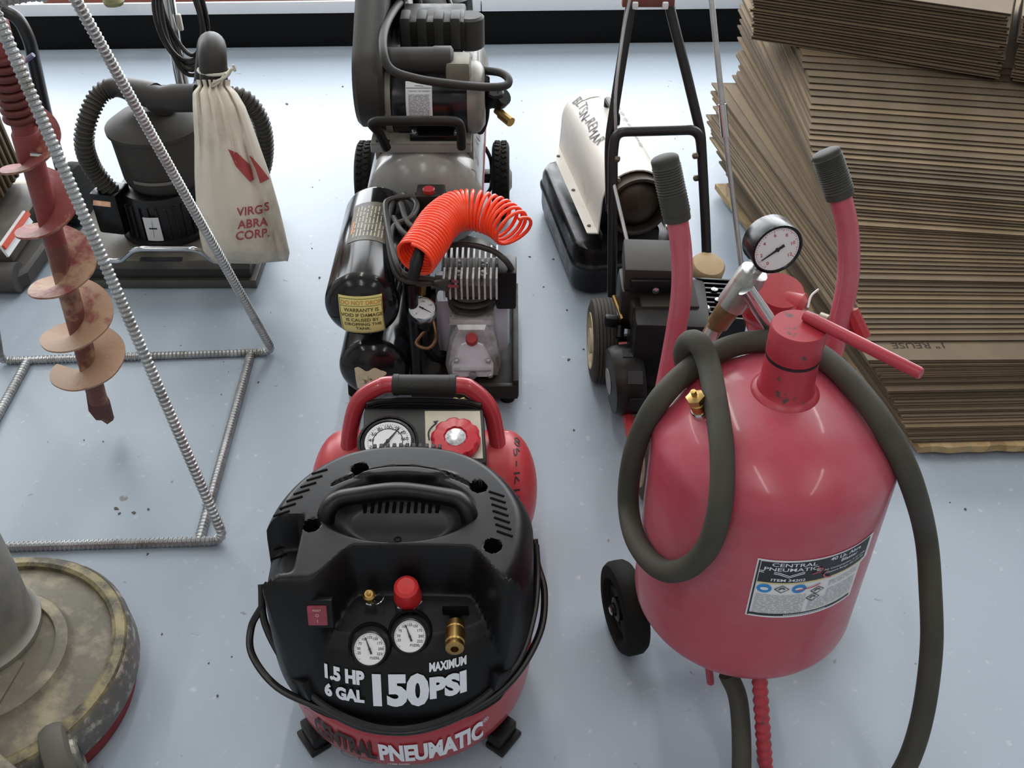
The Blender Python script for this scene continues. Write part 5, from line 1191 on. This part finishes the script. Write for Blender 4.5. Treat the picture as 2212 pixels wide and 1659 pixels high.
# frame and wheels
REDF = mat('red_frame', '#a33238', .45, var=.12, vs=12)
part('frame_bar', Mb().tube([V((.235, 1.57, .06)), V((.236, 1.4, .09))], .012, 8), REDF, ed, 'red frame bar'); part('frame_bar', Mb().tube([V((.41, 1.58, .06)), V((.36, 1.42, .075))], .012, 8), REDF, ed, 'red frame bar')
part('frame_plate', Mb().box((.32, 1.7, .05), (.2, .26, .008), None, .002), REDF, ed)
def ewheel(c_, ax_, r, w_, cream_side):
    wh = part('wheel', Mb().lathe([(r*.66, -w_/2), (r*.85, -w_/2 - .001), (r*.97, -w_/2 + .003), (r, -w_/2 + .01), (r, w_/2 - .01), (r*.97, w_/2 - .003), (r*.85, w_/2 + .001), (r*.66, w_/2)], c_, ax_, 44, caps=(False, False)), mat('dusty_tyre', '#3a352c', .75, var=.15, vs=20, bump=.3, bs=200), ed, 'dusty rubber tyred wheel')
    for k in range(5):
        part('tyre_groove', Mb().lathe([(r*1.002, -w_*.3 + k*w_*.15 - .0008), (r*1.002, -w_*.3 + k*w_*.15 + .0008)], c_, ax_, 44, caps=(False, False)), RUBBER, wh, smooth=0)
    rim = part('rim', Mb().lathe([(r*.67, -w_/2 - .002), (r*.67, -w_*.2), (r*.3, -w_*.28), (r*.3, -w_*.55), (r*.16, -w_*.58), (0, -w_*.58)], c_, ax_, 40, caps=(False, True)), CREAM, wh, 'cream wheel disc')
    A = V(ax_).normalized(); u = A.orthogonal().normalized()
    for k in range(7):
        d = Matrix.Rotation(2*PI*k/7, 3, A) @ u; part('spoke_rib', Mb().tube([c_ + d*r*.25 - A*w_*.3, c_ + d*r*.63 - A*w_*.27], .004, 6), CREAM, wh)
    return wh
ewheel(V((.195, 1.765, .092)), (1, .03, 0), .092, .05, 1)
ewheel(V((.45, 1.79, .092)), (1, .03, 0), .092, .05, 1)
ewheel(V((.262, 1.41, .085)), (1, .05, 0), .085, .038, 1)
part('axle', Mb().tube([V((.19, 1.77, .092)), V((.47, 1.79, .092))], .009, 10), BLACK, ed)
part('axle', Mb().tube([V((.225, 1.408, .085)), V((.37, 1.414, .085))], .008, 10), BLACK, ed)
part('axle_bolt', Mb().lathe([(.012, 0), (.012, .008), (.008, .014), (0, .014)], V((.232, 1.408, .085)), (-1, 0, 0), 6), STEEL, ed, smooth=0)
# ---------------------------------------------------------------- chipboard base
def osb():
    m = bpy.data.materials.new('strand_board'); m.use_nodes = True; N = m.node_tree.nodes; L = m.node_tree.links; b = N['Principled BSDF']; b.inputs['Roughness'].default_value = .75
    tc = N.new('ShaderNodeTexCoord'); mp = N.new('ShaderNodeMapping'); mp.inputs['Scale'].default_value = (1, .35, 1); L.new(tc.outputs['Object'], mp.inputs[0])
    v = N.new('ShaderNodeTexVoronoi'); v.inputs['Scale'].default_value = 55; L.new(mp.outputs[0], v.inputs['Vector'])
    n = N.new('ShaderNodeTexNoise'); n.inputs['Scale'].default_value = 30; n.inputs['Detail'].default_value = 8; L.new(tc.outputs['Object'], n.inputs['Vector'])
    cr = N.new('ShaderNodeValToRGB'); cr.color_ramp.elements[0].color = rgb('#7d6644'); cr.color_ramp.elements[1].color = rgb('#bda47a'); L.new(v.outputs['Color'], cr.inputs[0])
    mx = N.new('ShaderNodeMix'); mx.data_type = 'RGBA'; mx.inputs[0].default_value = .35; L.new(cr.outputs[0], mx.inputs[6]); L.new(n.outputs['Color'], mx.inputs[7]); mx.blend_type = 'SOFT_LIGHT'
    L.new(mx.outputs[2], b.inputs['Base Color'])
    bp = N.new('ShaderNodeBump'); bp.inputs['Strength'].default_value = .6; bp.inputs['Distance'].default_value = .003; L.new(v.outputs['Distance'], bp.inputs['Height']); L.new(bp.outputs[0], b.inputs['Normal'])
    return m
OSB = osb()
bo = thing('chipboard_base', 'strand board sheet on battens carrying the cardboard stack', 'board', (1.3, 2.05, 0))
zt_ = .03
FLb, BLb = q(1987, 966, z=zt_), q(1545, 397, z=zt_)
edge_ = []
for k in range(41): edge_.append(V((lerp(FLb.x, 2.1, k/40), FLb.y + .006*noise.noise(V((k*.7, 0, 0))) + lerp(0, .03, k/40), 0)))
o = [(p.x, p.y) for p in edge_] + [(2.1, 2.7), (BLb.x, BLb.y)]
part('board', Mb().prism(o, (0, 0, zt_ - .016), (1, 0, 0), (0, 1, 0), (0, 0, .016)), OSB, bo, smooth=0)
for x, y, w_ in ((1.45, 1.62, 1.2), (1.4, 2.1, 1.2), (1.36, 2.55, 1.3)): part('batten', Mb().box((x, y, .007), (w_, .07, .014)), OSB, bo, smooth=0)
# ---------------------------------------------------------------- cardboard
def card_mat(name, a, b_, edge=False):
    return mat(name, a, .85, var=.09, vs=7, dirt=(b_, .3, 5, .2), bump=.1, bs=400)
LIN = [card_mat('kraft_liner', '#776856', '#655745'), card_mat('kraft_liner_pale', '#85735c', '#72614b'), card_mat('kraft_liner_dull', '#6a5d4c', '#5c4f3d')]
FLUTE = mat('fluted_core', '#3a3028', .95, var=.3, vs=260)
def sheet(FL, fdir, ldir, width, depth, th, lin, droop=0., notch=0.):
    """flat folded carton: two liners over a recessed fluted core; droop bends it along its width"""
    m = Mb(); u = V((math.cos(fdir), math.sin(fdir), 0)); v = V((-math.sin(ldir), math.cos(ldir), 0)); nx = 9
    t1 = th*.2
    def strip(z0, z1, inset, mi):
        top, bot = [], []
        for i in range(nx):
            s = i/(nx - 1); dz = -droop*s*s
            for j, lst in ((z1, top), (z0, bot)):
                a = FL + u*(inset + (width - inset)*s) + v*inset + V((0, 0, j + dz)); b = FL + u*(inset + (width - inset)*s) + v*(depth - inset) + V((0, 0, j + dz))
                lst.append((a, b))
        R = []
        for (a, b), (c, d) in zip(top, bot): R.append([a, b, d, c])
        m.ring(R, True, False, (True, True), mi)
    strip(0, t1, 0, 0); strip(t1, th - t1, .0025, 1); strip(th - t1, th, .0, 0)
    return m
# front-left corner of the fanned stack, photo pixels from the bottom sheet to the top one
CORN = [(0, (1972, 958)), (.06, (1955, 925)), (.14, (1932, 880)), (.22, (1912, 835)), (.27, (1897, 812)), (.31, (1884, 795)), (.335, (1877, 786)), (.341, (1874, 781)), (.351, (1858, 737)), (.42, (1852, 665)), (.5, (1838, 595)), (.6, (1815, 510)), (.7, (1793, 435)), (.76, (1776, 395)), (.82, (1752, 345)), (.88, (1750, 280)), (.93, (1752, 215)), (1, (1732, 122))]
NS, Z0, ZTOP = 92, zt_ + .001, .44
pit = (ZTOP - Z0)/NS
def tab2(t):
    for (a, p), (b, r) in zip(CORN, CORN[1:]):
        if t <= b: f_ = (t - a)/(b - a); return lerp(p[0], r[0], f_), lerp(p[1], r[1], f_)
    return CORN[-1][1]
rnd = random.Random(5)
prevy = 0
for i in range(NS):
    t = i/(NS - 1); z = Z0 + i*pit; px, py = tab2(t)
    c = q(px, py, z=z)
    fd = math.radians(curve1([(0, 1.8), (.25, 1.5), (.4, 0), (.55, -3), (.68, -9), (1, -9.5)], t)); ld = math.radians(curve1([(0, 11), (.3, 10), (.5, 8), (.52, 5), (.75, 1), (1, -3)], t))
    jx, jy = rnd.uniform(-.004, .004), rnd.uniform(-.003, .003)
    if i % 13 == 6: jy -= .008
    dep = 1.0 if t < .5 else .95
    o = part('cardboard_sheet', sheet(c + V((jx, jy, 0)), fd + rnd.uniform(-.004, .004), ld + rnd.uniform(-.012, .012), 1.25 - (c.x - .6), dep + rnd.uniform(-.03, .03), pit*.985, None, 0), [LIN[rnd.randrange(3)], FLUTE], None, smooth=0, loc=c)
    tag(o, 'folded cardboard sheet fanned out in the big stack on the strand board', 'cardboard', 'fanned cardboard stack')
    if i == 31:
        o['label'] = 'cardboard sheet printed REUSE jutting out of the fanned stack'; SH31 = o; c31 = c + V((jx, jy, pit*.985)); f31 = fd
u = V((math.cos(f31), math.sin(f31), 0)); v = V((-math.sin(f31), math.cos(f31), 0))
pc_ = q(1985, 746, z=c31.z); 
k = txt('1" REUSE', .026, lambda x, y: pc_ - u*x - v*y + V((0, 0, .0003)), .015, 1.1)
part('sheet_lettering', k, mat('faded_print_ink', '#332a1c', .8), SH31, 'small printed words upside down', smooth=0)
# two bundles lying on top
def bundle(FL0, fdeg, width, depth, n, th, label, group, jit, lean):
    for i in range(n):
        c = FL0 + V((lean[0]*i + rnd.uniform(-jit, jit), lean[1]*i + rnd.uniform(-.002, .002), i*th))
        o = part('cardboard_sheet', sheet(c, math.radians(fdeg + rnd.uniform(-.3, .3)), math.radians(fdeg), width + rnd.uniform(-jit, jit), depth, th*.985, None), [LIN[rnd.randrange(3)], FLUTE], None, smooth=0, loc=c)
        tag(o, label, 'cardboard', group)
zb_ = ZTOP + .002
b0 = q(1622, 84, z=zb_); b1 = q(2166, 170, z=zb_)
fd = math.degrees(math.atan2(b1.y - b0.y, b1.x - b0.x)); wd = (b1 - b0).length - .012
bundle(b0, fd, wd, .5, 20, .0078, 'folded cardboard sheet in the wide bundle on top of the fanned stack', 'wide upper cardboard bundle', .006, (-.0012, -.0005))
b2 = b1 + V((math.cos(math.radians(fd)), math.sin(math.radians(fd)), 0))*.02
bundle(b2, fd + 1, .5, .5, 20, .0078, 'folded cardboard sheet in the bundle beside the wide upper one', 'second upper cardboard bundle', .006, (-.0012, -.0005))
for px, py, sz in ((2092, 470, .02), (1972, 466, .012)):
    zz = CAM_H
    t = .64; z = Z0 + t*NS*pit + .004; c = q(px, py, z=z); m = Mb()
    m.prism([(-sz*.9, .002), (-.2*sz, .012), (sz*.5, .011), (sz*.9, -.002), (.1*sz, -.009)], c, (1, -.12, 0), (.05, .8, .6), (0, 0, .0012))
    o = part('paper_scrap', m, mat('kraft_scrap', '#b59a78', .85), None, smooth=0, loc=c)
    tag(o, ('larger' if sz > .015 else 'smaller') + ' torn kraft paper scrap stuck in the fanned cardboard stack', 'paper scrap', 'paper scraps in the cardboard')
# ---------------------------------------------------------------- grit and flakes on the floor
m = Mb(); rd = random.Random(11)
def flake(c, s):
    a = rd.uniform(0, 2*PI); n = rd.randint(3, 5)
    m.prism([(s*rd.uniform(.5, 1)*math.cos(a + 2*PI*k/n)*rd.choice((1, 1.8)), s*rd.uniform(.5, 1)*math.sin(a + 2*PI*k/n)) for k in range(n)], c, (math.cos(a), math.sin(a), 0), (-math.sin(a), math.cos(a), 0), (0, 0, .0015))
for px, py, s in ((250, 1098, .005), (290, 1108, .005), (320, 1100, .003), (258, 1110, .004), (1195, 560, .004), (1225, 670, .003), (1228, 778, .005), (1260, 755, .003), (1145, 555, .003), (470, 1503, .003), (320, 1197, .004), (558, 826, .003), (690, 600, .003), (1175, 620, .003), (1130, 1150, .002), (2085, 1100, .004), (1995, 1450, .003), (620, 225, .006), (740, 187, .005), (1240, 930, .003), (350, 1370, .003)):
    flake(q(px, py, z=.0002), s)
for k in range(70):
    flake(V((rd.uniform(-1.5, 1.2), rd.uniform(.75, 3.4), .0002)), rd.uniform(.0008, .002))
o = part('floor_grit', m, mat('grit', '#55514a', .8), None, smooth=0)
o['kind'] = 'stuff'; tag(o, 'scattered grit and small flakes on the painted floor', 'grit')
